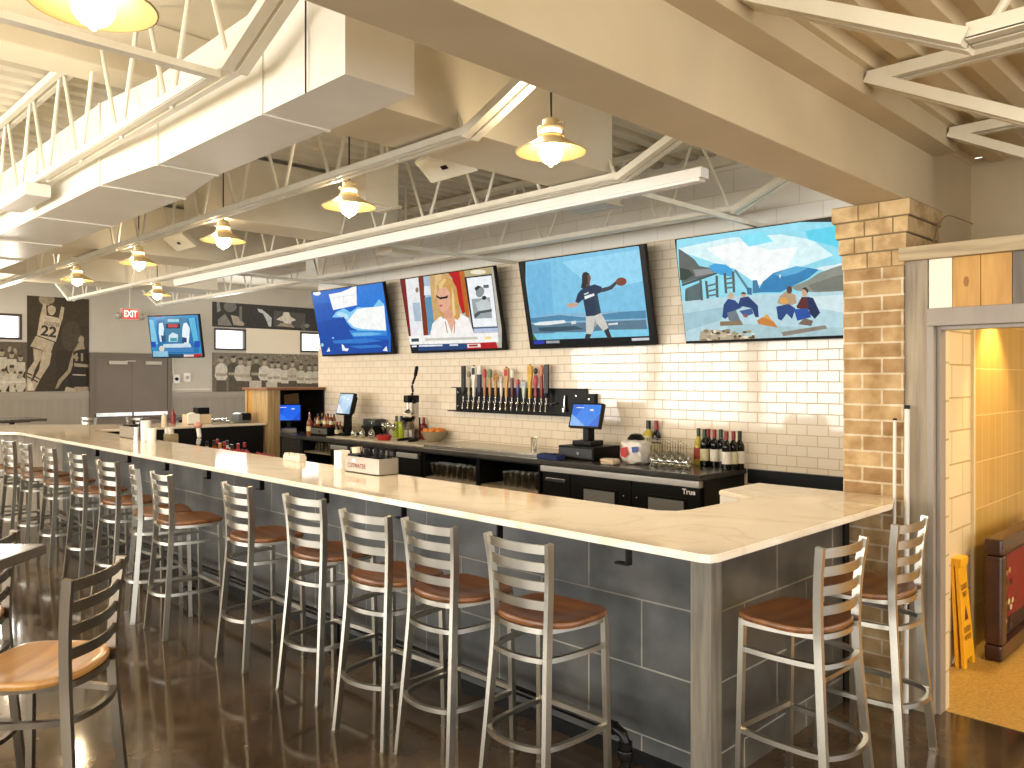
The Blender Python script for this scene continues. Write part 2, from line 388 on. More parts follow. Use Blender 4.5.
# header beam: soffit, stepped upper wall, then the pilaster at its end
b = B(); b.box(-1.76, -1.50, -6.1, 4.80, 2.65, 3.85, bev=.006); struct('beam', b, M_beam)
b = B(); b.box(-1.52, -1.38, -6.1, 4.80, 2.95, 3.14, bev=.004); struct('beam_ledge', b, M_beam)
b = B(); b.box(-1.67, -1.54, 4.815, 5.70, 2.66, 3.12); b.box(-1.67, -1.54, 4.815, 5.70, 2.30, 2.66); struct('pilaster', b, M_beam)
b = B(); b.box(-1.54, 4.4, 5.62, 5.8, 2.3, 3.1); struct('wall_right', b, M_beam)
# brick pillar with a corbelled cap
b = B(); x0, x1, y0, y1 = -1.83, -1.515, 4.385, 4.80
b.add([(x0, y0, 0), (x1, y0, 0), (x1, y0, 2.31), (x0, y0, 2.31)], [(0, 1, 2, 3)], m=M_brick_x)
b.add([(x0, y0, 0), (x0, y1, 0), (x0, y1, 2.31), (x0, y0, 2.31)], [(0, 1, 2, 3)], m=M_brick_y)
b.add([(x1, y0, 0), (x1, y1, 0), (x1, y1, 2.31), (x1, y0, 2.31)], [(0, 1, 2, 3)], m=M_brick_y)
b.add([(x0, y1, 0), (x1, y1, 0), (x1, y1, 2.31), (x0, y1, 2.31)], [(0, 1, 2, 3)], m=M_brick_x)
piL = struct('pillar', b)
for k in range(4):
    e = .008 + .0135 * k; z = 2.31 + .085 * k; b = B(); w = (x1 - x0) + 2 * e
    cuts = [0, .36, .62, 1] if k % 2 else [0, .42, .80, 1]
    if k == 1: cuts = [0, .25, .52, 1]
    for a, c in zip(cuts, cuts[1:]): b.box(x0 - e + w * a + .003, x0 - e + w * c - .003, y0 - e, y0 + .1, z, z + .079, bev=.004)
    for a, c in zip((0, .5), (.5, 1)):
        L = y1 + e - y0 - .1
        for xx in (x0 - e, x1 + e - .1): b.box(xx + .001, xx + .099, y0 + .1 + L * a + .003, y0 + .1 + L * c - .003, z, z + .079, bev=.004)
    b.box(x0 - e + .006, x1 + e - .006, y0 - e + .006, y1 + e - .006, z - .004, z + .084, mat('mortar', '#8c7a58', .9))  # mortar darkened to paint in thin shadows between the cap courses
    b.mats = [M_cap, b.mats[0]]
    for f in b.bm.faces: f.material_index = 0
    for f in list(b.bm.faces)[-6:]: f.material_index = 1
    c = obj('cap_course', b, None, piL, True); c['label'] = 'projecting brick course of the pillar cap'
# corridor beyond the doorway
b = B(); b.box(-1.72, -1.54, 4.80, 5.62, 0, 2.34, M_corr); b.box(-1.72, -1.535, 5.66, 9.0, 0, 2.34, M_corrtile); struct('wall_corridor', b)
b = B(); b.box(-1.72, -1.522, 5.62, 5.66, 0, 2.34); struct('trim_3', b, mat('cream_corner_trim', '#c9b48a', .45))
b = B(); b.box(-1.7, 4.4, 8.9, 9.0, 0, 2.5); struct('wall_corridor_end', b, M_corr)
# timber faced wall with the doorway
yf, yb = 4.40, 4.50
r = thing('wall_partition', 'weathered timber wall of upright boards around the doorway', 'wall', (0, 0, 0)); r['kind'] = 'structure'
def wp(n, m, *boxes, bev=.003):
    b = B()
    for q in boxes: b.box(*q, bev=bev)
    o = obj(n, b, m, r); return o
wp('top_rail', M_grey_rail, (-1.535, 3.2, 4.365, 4.52, 2.327, 2.398))
o = wp('board', M_grey_wood, (-1.52, -1.405, yf, yb, 0, 2.327)); o['label'] = 'tall grey end board'
bx = [(-1.402, -1.292, M_white_board, 'whitewashed board'), (-1.290, -1.165, M_orange_board, 'golden board with a dark knot'), (-1.163, -1.030, M_orange_board, 'plain golden board'), (-1.028, -.90, M_dark_board, 'dark grey board'), (-.898, -.77, M_white_board, 'whitewashed board outside the frame'), (-.768, -.60, M_orange_board, None)]
for x0_, x1_, m, lb in bx:
    o = wp('board', m, (x0_, x1_, yf + .01, yb, 2.075, 2.327))
    if lb: o['label'] = lb
b = B(); b.lathe([(0, .0), (.006, .001), (.012, 0)], 12, M=Matrix(((1, 0, 0, -1.228), (0, 0, -1, yf + .0075), (0, 2.2, 0, 2.20), (0, 0, 0, 1)))); o = obj('knot', b, mat('dark_knot', '#94652a', .6), r)
wp('jamb', M_grey_paint, (-1.405, -1.372, yf - .012, yb + .06, 0, 1.984), (-1.372, -1.352, yf + .03, yb + .02, 0, 1.985))
wp('lintel', M_grey_paint, (-1.405, 3.2, yf - .012, yb + .06, 1.985, 2.075), (-1.352, 3.2, yf + .03, yb + .02, 1.965, 1.985))
b = B(); b.box(-1.51, -1.35, 4.505, 4.56, 0, 2.327); b.box(-1.35, 3.2, 4.505, 4.56, 2.08, 2.327); struct('wall_partition_back', b, M_corr)
b = B(); b.tube(spl([(-1.44, 4.60, 2.33), (-1.435, 4.60, 2.46), (-1.41, 4.60, 2.54), (-1.37, 4.60, 2.575), (-1.31, 4.60, 2.55), (-1.25, 4.60, 2.515)], 5), .0045, 6); tag(obj('cable', b, mat('brown_cable', '#6a5638', .5)), 'thin loose brown cable sticking up behind the timber wall', 'cable')

# ------------------------------------------------------------------ far wall: door, murals, sign
b = B(); b.box(XF, XF + .012, 8.14, 9.40, 2.262, 2.798); b.box(XF, XF + .011, 8.112, 8.15, 2.262, 2.798); struct('wall_far_panel', b, mat('cream_panel', '#f0e2c8', .5))
r = thing('door_1', 'wide brown double door in the far wall', 'door', (XF, 5.0, 0)); r['kind'] = 'structure'
b = B(); b.box(0, .09, -.03, .05, 0, 2.2); b.box(0, .09, 1.41, 1.49, 0, 2.2); b.box(0, .089, .05, 1.41, 2.11, 2.199); obj('door_frame', b, M_doorframe, r, False)
for y0, y1 in ((.05, .728), (.732, 1.41)):
    b = B(); b.box(.02, .065, y0, y1, .01, 2.11); obj('door_leaf', b, M_door, r, False)
b = B(); b.box(.065, .13, .30, .63, 1.98, 2.05, bev=.01); b.box(.07, .085, .62, .80, 2.04, 2.06); obj('door_closer', b, mat('closer_grey', '#b9b09c', .4), r)
b = B(); b.box(.065, .13, .98, 1.28, 1.98, 2.05, bev=.01); obj('door_closer', b, mat('closer_grey', '#b9b09c', .4), r)
b = B(); b.box(.065, .12, .06, .72, .98, 1.06, bev=.01); b.box(.065, .12, .74, 1.40, .98, 1.06, bev=.01); obj('push_bar', b, M_stainless, r)
b = B(); b.box(XF, XF + .02, 6.5, 7.3, 1.475, 1.50); b.box(XF, XF + .012, 6.53, 6.56, 1.5, 2.3); struct('trim_4', b, mat('pale_trim', '#ddd4c2', .5))

def mural(name, label, cat, y0, y1, z0, z1, bg, polys, clip=None):
    r = thing(name, label, cat, (XF + .012, (y0 + y1) / 2, z0))
    b = B(); b.box(-.010, .0, y0 - (y0 + y1) / 2, y1 - (y0 + y1) / 2, 0, z1 - z0); obj('panel', b, mat('mural_edge', '#574a38', .6), r, False)
    M = frame_M((.0006, 0, 0), (0, 1, 0), (0, 0, 1)); yc = (y0 + y1) / 2
    W, H = y1 - y0, z1 - z0; P = [(bg, rect(-W / 2, 0, W / 2, H))]
    for col, pts in polys:
        q = []
        for (px, py) in pts:
            p = at_x(px, py, XF + .012); q.append((p.y - yc, p.z - z0))
        P.append((col, q))
    picture('print', P, M, r, M_pic, clip=(-W / 2, W / 2, 0, H)); return r
def cz(ox, oy, s, pts): return [(ox + x / s, oy + y / s) for x, y in pts]
q = lambda pts: cz(0, 270, 5.908, pts)
sk, sk2, dk, wh = '#b5a387', '#9c8a6e', '#3a2f20', '#c4b396'
P = [('#41351f', q(rect(160, 140, 540, 330))), ('#352a19', q(rect(330, 480, 540, 720))), ('#4a3e2a', q(ell(420, 390, 60, 90))),
     (sk2, q(ell(276, 172, 47, 38))), ('#8f7f64', q(ell(300, 160, 14, 30, rot=.5))),
     (sk, q([(255, 200), (272, 200), (276, 300), (240, 320), (232, 290)])), (sk, q([(362, 215), (380, 222), (370, 290), (355, 330), (335, 320), (350, 270)])),
     (sk, q(ell(305, 232, 24, 36))), ('#4a3c28', q([(282, 215), (300, 196), (322, 200), (330, 222), (305, 208)])),
     (wh, q([(250, 262), (290, 272), (338, 282), (362, 300), (350, 350), (330, 424), (218, 385), (232, 300)])),
     ('#b3a283', q([(212, 388), (320, 428), (300, 490), (260, 480), (240, 470), (178, 450)])), (sk, q([(196, 462), (246, 478), (244, 520), (205, 590), (190, 640), (150, 690), (165, 590), (200, 540)])),
     (sk, q([(250, 480), (305, 490), (292, 560), (240, 640), (205, 712), (160, 715), (190, 660), (230, 590)])),
     ('#c9bb9e', q([(150, 640), (185, 655), (200, 714), (140, 714)])),
     (dk, q([(158, 604), (192, 618), (190, 626), (156, 612)])), (dk, q([(152, 624), (188, 638), (186, 644), (150, 631)])), (dk, q([(200, 622), (236, 642), (233, 648), (197, 630)])), (dk, q([(192, 640), (226, 660), (223, 667), (189, 648)])),
     (sk2, q(ell(479, 412, 18, 24))), (sk2, q([(462, 430), (494, 430), (500, 470), (520, 480), (522, 720), (440, 720), (438, 500), (436, 480)])),
     ('#2b2115', q([(440, 480), (470, 470), (524, 465), (524, 560), (415, 545)])), ('#2b2115', q([(425, 570), (524, 575), (524, 690), (410, 690), (400, 640)])),
     (sk2, q([(432, 478), (412, 540), (400, 590), (345, 650), (325, 700), (340, 700), (365, 660), (415, 605), (430, 560)])), ('#b5a58a', q([(430, 615), (505, 618), (505, 625), (428, 622)])),
     ('#b5a58a', q([(390, 690), (440, 700), (450, 718), (380, 718)]))]
m1 = mural('wall_mural', 'tall sepia mural of a leaping basketball player numbered 22', 'mural', 3.95, 4.975, 1.475, 3.20, '#3d3120', P)
M = frame_M((.008, 0, 0), (0, 1, 0), (0, 0, 1)); b = B()
p = at_x(*q([(286, 366)])[0], XF); p2 = at_x(*q([(462, 517)])[0], XF); p3 = at_x(*q([(304, 322)])[0], XF)
text_bm('22', .26, Matrix.Translation((.008, p.y - 4.4625, p.z - 1.475)) @ M.to_3x3().to_4x4() @ Matrix.Rotation(R(-8), 4, 'Z'), b, None, .26, .008)
text_bm('WOOSTER', .10, Matrix.Translation((.008, p3.y - 4.4625, p3.z - 1.475)) @ M.to_3x3().to_4x4() @ Matrix.Rotation(R(-8), 4, 'Z'), b, None, .26)
obj('jersey_number', b, mat('print_dark', '#2e2416', .6), m1, False)
b = B(); text_bm('41', .2, Matrix.Translation((.008, p2.y - 4.4625, p2.z - 1.475)) @ M.to_3x3().to_4x4(), b, None, .2, .006); obj('jersey_number', b, mat('print_pale', '#8f8164', .6), m1, False)
q = lambda pts: cz(0, 330, 8.08, pts)
P = [('#5d5240', q(rect(-60, 95, 215, 500))), ('#8d8069', q(rect(-60, 400, 215, 440))), ('#a69a83', q(rect(-60, 430, 215, 500)))]
for (x, y, s) in ((95, 190, 1), (165, 215, 1), (15, 170, 1.1), (-40, 190, 1), (95, 300, 1.15), (30, 330, 1.1), (165, 350, 1.0)):
    P += [('#bdb19a', q([(x - 38 * s, y + 45 * s), (x + 38 * s, y + 45 * s), (x + 42 * s, y + 190 * s), (x - 42 * s, y + 190 * s)])), ('#3b3021', q([(x - 40 * s, y + 120), (x - 15 * s, y + 170), (x - 40 * s, y + 200)])), ('#3b3021', q([(x + 40 * s, y + 110), (x + 12 * s, y + 160), (x + 40 * s, y + 180)])), ('#a3957a', q(ell(x, y + 12, 20 * s, 27 * s))), ('#4a3d2a', q(ell(x, y - 6, 19 * s, 12 * s)))]
P += [('#9a8c74', q(ell(75, 155, 14, 26, rot=.3))), ('#9a8c74', q(ell(122, 170, 13, 26, rot=-.3))), ('#cfc4b0', q(rect(-60, 415, 200, 425)))]
mural('wall_mural', 'low sepia mural of cheering players in white shirts below the far left window', 'mural', 2.6, 3.948, 1.475, 2.36, '#5d5240', P)
q = lambda pts: cz(205, 285, 6.983, pts)
P = [('#8a7f6c', q(rect(60, 470, 800, 760)))]
for i in range(90): P.append((random.choice(['#6f6554', '#9d927e', '#7d7260', '#ab9f8a']), q(ell(70 + random.random() * 720, 485 + random.random() * 55, 7, 7, 6))))
P.append(('#756b58', q(rect(60, 560, 800, 760))))
for i, (x, y) in enumerate(((110, 505), (195, 500), (245, 515), (305, 520), (352, 508), (410, 520), (465, 540), (505, 540), (555, 550), (605, 535), (665, 555), (722, 560), (765, 560))):
    s = 1 - i * .018; sh = '#5a5142' if i in (1, 4) else random.choice(['#c9bfac', '#bdb29e', '#d2c8b6'])
    P += [(sh, q([(x - 14, y + 42), (x + 14, y + 42), (x + 40 * s, y + 62), (x + 46 * s, y + 130 * s), (x + 30 * s, y + 160 * s), (x - 30 * s, y + 160 * s), (x - 46 * s, y + 130 * s), (x - 40 * s, y + 62)])), ('#5a5040', q([(x - 34 * s, y + 160 * s), (x + 34 * s, y + 160 * s), (x + 34 * s, 760), (x - 34 * s, 760)])),
          ('#a89a82', q([(x - 40 * s, y + 112 * s), (x + 40 * s, y + 112 * s), (x + 34 * s, y + 132 * s), (x - 34 * s, y + 132 * s)])), ('#b3a68f', q(ell(x, y + 18, 17 * s, 24 * s))), ('#51473a', q(ell(x, y + 1, 17 * s, 10 * s)))]
P += [('#c4b9a5', q(rect(303, 668, 388, 722))), ('#c4b9a5', q(rect(420, 680, 498, 726)))]
mural('wall_mural', 'wide sepia team photograph of men in white shirts on the far wall', 'mural', 7.36, 10.18, 1.435, 2.255, '#857a68', P)
P = [('#3e3c38', q(rect(60, 60, 820, 340))), ('#8f8b82', q([(80, 110), (100, 105), (110, 180), (85, 190)])), ('#74716a', q(ell(175, 150, 45, 40))), ('#b0a594', q([(180, 210), (230, 220), (275, 270), (270, 285), (200, 280)])), ('#7a766d', q(rect(240, 150, 258, 250))), ('#8b857b', q([(90, 240), (140, 200), (190, 285), (90, 280)])),
     ('#c8cdc9', q([(365, 165), (395, 170), (440, 205), (465, 230), (462, 290), (445, 290), (430, 250), (405, 200), (375, 188)])), ('#5a5852', q([(480, 180), (700, 200), (700, 300), (480, 290)])),
     ('#ded6c4', q([(497, 240), (540, 215), (550, 190), (585, 190), (598, 222), (636, 245), (605, 255), (600, 270), (565, 278), (545, 255)])), ('#a79a83', q([(500, 285), (530, 265), (600, 270), (625, 298)])), ('#8f8b82', q(ell(710, 285, 20, 14))), ('#6d6a64', q([(665, 300), (690, 250), (700, 320)]))]
mural('wall_mural', 'dark photo banner of ballplayers high on the far wall above the windows', 'mural', 7.36, 10.18, 2.80, 3.32, '#3e3c38', P)

r = thing('exit_sign', 'red lit exit sign hung by the ceiling before the far door', 'sign', (XF + .55, 5.52, 2.81))
b = B(); b.box(-.03, .03, -.16, .16, 0, .22, bev=.008); obj('sign_box', b, mat('sign_white', '#d8b9a5', .4), r)
b = B(); b.box(.031, .034, -.14, .14, .02, .20); obj('sign_face', b, mat('sign_face_red', '#c23a28', .4, emit='#ff3a22', estr=.55), r, False)
b = B(); text_bm('EXIT', .17, frame_M((.036, 0, .11), (0, 1, 0), (0, 0, 1)), b, None, .24, .006); obj('sign_letters', b, mat('sign_letters', '#ffd9c9', .4, emit='#ffe6da', estr=1.0), r, False)
b = B(); b.tube([(0, 0, .22), (0, 0, .90)], .008, 6); obj('hanger', b, M_white, r)
for s in (-1, 1):
    b = B(); b.lathe([(0, 0), (.05, 0), (.06, .06), (.03, .1), (0, .1)], 12, M=Matrix.Translation((0, s * .21, .06)) @ Matrix.Rotation(R(75), 4, 'Y')); b.tube([(0, s * .16, .1), (0, s * .21, .1)], .012, 6); obj('emergency_lamp', b, mat('lamp_grey', '#a89f8e', .4), r)
for (y, z, lb) in ((6.60, 1.70, 'round grey wall socket beside the brown double door'), (6.82, 1.73, 'square white wall socket right of the round one')):
    r = thing('wall_socket', lb, 'socket', (XF, y, z)); b = B(); b.box(0, .05, -.07, .07, -.09, .09, bev=.012); obj('box', b, M_paper, r)
    b = B(); b.lathe([(0, .0), (.035, 0), (.035, .02), (0, .02)], 12, M=Matrix.Translation((.05, 0, 0)) @ Matrix.Rotation(R(90), 4, 'Y')); obj('outlet', b, mat('lamp_grey', '#a89f8e', .4) if y > 6.7 else M_black, r)
# ------------------------------------------------------------------ roof joists, light line, ducts, lamps
def joist(name, y, x0, x1, xb0, xb1, zb, zt, label, pitch=.68, grp='open web roof joists', M_white=M_white):
    r = thing(name, label, 'roof joist', (0, y, zb), 0, grp)
    b = B()
    for s in (-1, 1):
        b.bar([(xb0, s * .028, 0), (xb1, s * .028, 0)], .036, .008); b.bar([(xb0, s * .043, .022), (xb1, s * .043, .022)], .006, .044)
        for xa, xc in ((xb0, x0), (xb1, x1)):
            b.bar([(xa, s * .034, .005), (xc, s * .034, zt - zb)], .046, .05, up=(0, 1, 0))
    obj('bottom_chord', b, M_white, r, False)
    b = B()
    for s in (-1, 1): b.bar([(x0, s * .03, zt - zb), (x1, s * .03, zt - zb)], .036, .05)
    obj('top_chord', b, M_white, r, False)
    b = B(); n = max(1, round(abs(xb1 - xb0) / pitch)); st = (xb1 - xb0) / n; h = zt - zb
    for i in range(n):
        xa = xb0 + st * i
        mid = xa + st * .5
        for a, c in (((xa + .03 * (1 if st > 0 else -1), 0), (mid - .04 * (1 if st > 0 else -1), h)), ((mid + .04 * (1 if st > 0 else -1), h), (xa + st - .03 * (1 if st > 0 else -1), 0))):
            b.tube([(a[0], 0, a[1] + .01), (c[0], 0, c[1] - .01)], .0125, 7)
    obj('web', b, M_white, r)
    return r
for (y, lb) in ((1.57, 'white open web roof joist running in front of the long duct'), (2.92, 'white open web roof joist above the row of pendant lamps'),
                (4.27, 'white open web roof joist carrying the long white light line'), (5.74, 'white open web roof joist nearest the tiled wall')):
    joist('roof_joist', y, -1.80, -16.2, -3.27, -14.88, 3.04, 3.665, lb)
for (y, lb) in ((2.50, 'short-depth cream joist on the right whose bent chord is nearest the camera'), (3.57, 'middle cream joist on the right, seated on the beam ledge'), (4.67, 'cream joist on the right nearest the pilaster')):
    joist('roof_joist', y, -1.37, 4.3, -.685, 3.6, 2.66, 3.02, lb, pitch=.60, grp='joists over the right hand bay', M_white=M_joist2)
for (x, lb) in ((-3.32, 'thin bridging bar from the joists to the tile wall above the campfire screen'), (-6.3, 'thin bridging bar from the joists to the tile wall above the interview screen'), (-9.4, 'thin bridging bar from the joists to the tile wall above the surf screen')):
    b = B(); b.bar([(x, 4.32, 3.005), (x, YW, 3.005)], .035, .035); tag(obj('bridging_bar', b, M_white), lb, 'brace', 'bridging bars')
b = B(); b.bar([(-10.4, YW - .03, 3.62), (-1.8, YW - .03, 3.62)], .06, .07); struct('trim_5', b, M_white)
r = thing('light_line', 'long white linear light channel hung under the third joist', 'light fixture', (-2.68, 4.36, 2.945))
b = B(); b.box(-8.05, 0, -.045, .045, .02, .085, bev=.006); obj('housing', b, M_lightbar, r)
b = B(); b.box(-8.03, -.02, -.035, .035, .0, .022, bev=.004); obj('diffuser', b, mat('frosted_diffuser', '#f2efe8', .5), r)
for i, (px, py, s) in enumerate(((536, 251, 1), (351, 287, 1), (294, 345, 1))): pass

def box_duct(name, label, secs, m=M_duct, cat='duct', seam=True):
    """secs: list of (x, y0, y1, z0, z1) sections along x"""
    b = B(); vs = []; fs = []
    for (x, y0, y1, z0, z1) in secs: vs += [(x, y0, z0), (x, y1, z0), (x, y1, z1), (x, y0, z1)]
    n = len(secs)
    for i in range(n - 1):
        for j in range(4): fs.append((4 * i + j, 4 * i + (j + 1) % 4, 4 * i + 4 + (j + 1) % 4, 4 * i + 4 + j))
    fs += [(0, 1, 2, 3), tuple(4 * (n - 1) + j for j in (3, 2, 1, 0))]
    b.add(vs, fs); return b
r = thing('supply_duct', 'long white rectangular air duct behind the nearest joist', 'duct', (0, 0, 0))
obj('duct', box_duct('', '', [(-2.68, 1.745, 2.085, 2.91, 3.40), (-4.55, 1.745, 2.085, 2.91, 3.40), (-5.25, 1.665, 2.18, 2.90, 3.40), (-14.5, 1.665, 2.18, 2.90, 3.40)]), M_duct, r, False)
for x in (-3.35, -4.55, -5.25, -6.6, -7.9, -9.2, -10.6, -12.0):
    big = x < -5; b = B(); y0, y1, z0, z1 = (1.665, 2.18, 2.90, 3.40) if big else (1.745, 2.085, 2.91, 3.40)
    for q in ((y0 - .008, y0, z0 - .008, z1), (y1, y1 + .008, z0 - .008, z1), (y0, y1, z0 - .008, z0)): b.box(x - .012, x + .012, *q)
    obj('seam', b, M_duct, r, False)
b = B(); b.box(-5.0, -2.69, 1.735, 1.745, 3.02, 3.03); obj('hanger_wire', B().tube([(-2.95, 1.73, 2.9), (-2.95, 1.73, 3.72)], .004, 5), M_cord, r); b.bm.free()
def branch(name, label, x0, x1, y0, y1, z0, z1, m=M_cream):
    b = B(); b.box(x0, x1, y0, y1, z0, z1, bev=.004); return tag(obj(name, b, m), label, 'duct', 'cross ducts between the joists')
branch('branch_duct', 'cream cross duct leaving the right end of the long duct', -3.90, -3.36, 2.30, 4.30, 3.10, 3.55)
b = B(); b.box(-4.95, -1.78, -6.0, 2.35, 3.63, 3.69); b.box(-5.25, -4.95, -6.0, 2.35, 3.52, 3.69, None, .01); b.box(-4.45, -4.41, -6, 2.35, 3.622, 3.63); struct('ceiling_soffit', b, M_cream)
b = B(); b.bar([(-3.33, -2.5, 3.02), (-3.33, 1.53, 3.02)], .05, .03); tag(obj('bridging_bar', b, M_white), 'bridging bar from the bend of the nearest joist to the top left edge', 'brace', 'bridging bars')
branch('branch_duct', 'cream cross duct behind the second pendant lamp', -7.1, -6.62, 2.95, 4.94, 3.10, 3.66)
branch('branch_duct', 'cream cross duct above the third pendant lamp', -9.9, -9.2, 2.30, 5.4, 3.10, 3.66)
branch('branch_duct', 'far cream cross duct before the far wall', -13.0, -12.2, 2.3, 5.6, 3.10, 3.66)
def register(x0, x1, y0, y1, z0, z1, label):
    r = thing('air_register', label, 'air register', ((x0 + x1) / 2, (y0 + y1) / 2, z0), 0, 'ceiling air registers'); w, d, h = (x1 - x0) / 2, (y1 - y0) / 2, z1 - z0
    b = B(); b.box(-w, w, -d, d, .02, h, bev=.003); b.box(-w - .02, w + .02, -d - .02, d + .02, .0, .02); obj('plenum', b, M_cream, r)
    b = B()
    for i in range(5): b.box(-w + .01, w - .01, -d + .02 + i * 2 * (d - .02) / 5, -d + .05 + i * 2 * (d - .02) / 5, -.004, .0)
    obj('louver', b, M_duct, r)
    b = B(); b.box(-w, -w + .02, -.012, .012, h, ZD - z0); b.box(w - .02, w, -.012, .012, h, ZD - z0); obj('hanger', b, M_duct, r)
register(-5.62, -5.38, 3.70, 4.02, 3.13, 3.48, 'boxy cream air register beside the second pendant lamp')
register(-6.98, -6.73, 4.95, 5.30, 3.02, 3.26, 'boxy cream air register above the gap between surf and interview screens')
register(-4.42, -4.02, 4.85, 5.25, 3.12, 3.34, 'boxy cream air register above the football screen')
def slab_speaker(loc, label, rz=0):
    r = thing('ceiling_speaker', label, 'speaker', loc, rz, 'tilted white ceiling panels'); T = Matrix.Rotation(R(-38), 4, 'X')
    b = B(); b.box(-.25, .25, -.10, .10, 0, .05, bev=.008, M=T); obj('panel', b, M_white, r)
    b = B(); b.box(-.045, .015, -.012, .018, -.004, .002, M=T); obj('badge', b, M_black, r)
    b = B(); b.tube([(-.15, 0, .04), (-.15, 0, .50)], .008, 6); b.tube([(.15, 0, .04), (.15, 0, .50)], .008, 6); obj('hanger', b, M_white, r)
slab_speaker((-4.24, 3.57, 3.18), 'tilted white speaker panel left of the first full pendant lamp')
slab_speaker((-8.72, 3.57, 3.19), 'tilted white speaker panel left of the third pendant lamp')
r = thing('emergency_light', 'white box fixture fixed under the near joist at the left edge', 'light fixture', (-6.35, 1.52, 2.93))
b = B(); b.box(-.35, .35, -.08, .08, 0, .09, bev=.015); obj('housing', b, M_lightbar, r)
b = B(); b.tube([(.1, 0, .09), (.12, .02, .17), (.2, .03, .19), (.26, .02, .10)], .012, 6); obj('conduit', b, M_white, r)

def lamp(loc, label, zt):
    r = thing('pendant_lamp', label, 'pendant lamp', loc, 0, 'cream pendant lamps')     # origin at the rim of the shade
    b = B(); b.lathe([(.185, 0), (.187, .004), (.15, .022), (.105, .048), (.072, .066), (.066, .078), (.062, .078), (.068, .064), (.10, .044), (.147, .017), (.181, .0)], 36); obj('shade', b, M_shade, r)
    b = B(); b.lathe([(.068, .078), (.070, .086), (.052, .09), (.052, .118), (.070, .122), (.068, .13), (.045, .134), (.043, .165), (.03, .175), (.012, .182), (.0, .184)], 24); obj('lamp_cap', b, M_shade, r)
    b = B(); b.lathe([(.0525, .093), (.055, .097), (.055, .114), (.0525, .117)], 24); obj('glow_collar', b, mat('collar_glow', '#fff0d0', .4, emit='#fff0cf', estr=2.2), r)
    for s in (-1, 1):
        b = B(); b.tube([(s * .062, 0, .075), (s * .088, 0, .078), (s * .09, 0, .135), (s * .075, 0, .145), (s * .045, 0, .145)], .0035, 6); obj('bracket', b, M_shade, r)
    b = B(); b.ball((0, 0, .0), .062, None, 3, (1, 1, 1)); b.lathe([(.04, .05), (.03, .08)], 16); b.ball((0, 0, -.062), .012, None, 2); obj('bulb', b, M_bulb, r)
    b = B(); b.tube([(0, 0, .18), (0, 0, zt - loc[2])], .006, 6); obj('cord', b, M_cord, r)
    L = bpy.data.lights.new('lamp_or_fill_light', 'SPOT'); L.energy = 34; L.color = (1, .76, .46); L.shadow_soft_size = .05; L.spot_size = R(168); L.spot_blend = .35
    o = bpy.data.objects.new('lamp_or_fill_light', L); C.objects.link(o); o.location = (loc[0], loc[1], loc[2] - .09)
    L = bpy.data.lights.new('lamp_vent_light', 'POINT'); L.energy = 5.5; L.color = (1, .84, .62); L.shadow_soft_size = .05     # light leaking up through the vented cap
    o = bpy.data.objects.new('lamp_vent_light', L); C.objects.link(o); o.location = (loc[0] - .09, loc[1] - .03, loc[2] + .16)
    return r
YL, ZL = 3.06, 2.885
for x, lb in ((-2.79, 'large pendant lamp hanging beside the beam, above the football screen'), (-4.65, 'second pendant lamp from the beam, on a long dark cord'), (-6.56, 'third pendant lamp from the beam along the second joist'), (-8.48, 'fourth pendant lamp from the beam along the second joist'), (-10.44, 'farthest pendant lamp of the row, in front of the ballplayer mural')):
    lamp((x, YL, ZL), lb, ZD)
lamp((-11.5, 4.40, 2.885), 'small far pendant lamp above the red exit sign', ZD)
lamp((-2.66, .825, 2.865), 'nearest pendant lamp cut by the top left edge', ZD)

# ------------------------------------------------------------------ bar
b = B()                                       # tiled front: long run, end run, far return
xl, yfr, xe = -10.55, 2.92, -1.773
b.add([(xl, yfr, 0), (xe, yfr, 0), (xe, yfr, 1.07), (xl, yfr, 1.07)], [(0, 1, 2, 3)], m=M_slate_x)
b.add([(xe, yfr, 0), (xe, 4.30, 0), (xe, 4.30, 1.07), (xe, yfr, 1.07)], [(0, 1, 2, 3)], m=M_slate_y)
inn = yfr + .18; xi = xe - .18
b.add([(xl, inn, 0), (xi, inn, 0), (xi, inn, 1.07), (xl, inn, 1.07)], [(0, 1, 2, 3)], m=M_bar_black)
b.add([(xi, inn, 0), (xi, 4.30, 0), (xi, 4.30, 1.07), (xi, inn, 1.07)], [(0, 1, 2, 3)], m=M_bar_black)
b.add([(xl, yfr, 1.07), (xe, yfr, 1.07), (xe, inn, 1.07), (xl, inn, 1.07), (xi, inn, 1.07), (xi, 4.30, 1.07), (xe, 4.30, 1.07)], [(0, 1, 2, 3), (4, 2, 6, 5)], m=M_bar_black)
b.add([(xi, 4.30, 0), (xe, 4.30, 0), (xe, 4.30, 1.07), (xi, 4.30, 1.07)], [(0, 1, 2, 3)], m=M_bar_black)
r = thing('tiled_bar', 'slate tiled bar front with a grey timber corner post', 'bar', (0, 0, 0))
obj('tiled_front', b, None, r, False, fix=False)
b = B(); b.prism([(-1.852, 2.90), (-1.755, 2.90), (-1.755, 2.985), (-1.771, 2.985), (-1.771, 2.918), (-1.852, 2.918)], 0, 1.068); obj('corner_post', b, M_post, r)
b = B(); b.box(-1.772, -1.762, 4.24, 4.30, 0, 1.068); obj('end_trim', b, M_black, r, False)
b = B(); b.box(-10.40, -10.30, 3.3, 5.38, 0, 1.07, M_bar_black); b.box(-11.0, -10.9, 3.6, 5.0, 0, 1.07, M_bar_black)
b.prism([(-10.5, 2.93), (-11.1, 2.33), (-11.75, 2.98), (-11.0, 3.72), (-10.55, 3.72)], 0, 1.07, M_grey_wood)
obj('return_panel', b, None, r, False)
b = B(); b.box(xl, xe - .05, 2.905, 2.92, 0, .06); obj('kick_strip', b, M_bar_black, r, False)
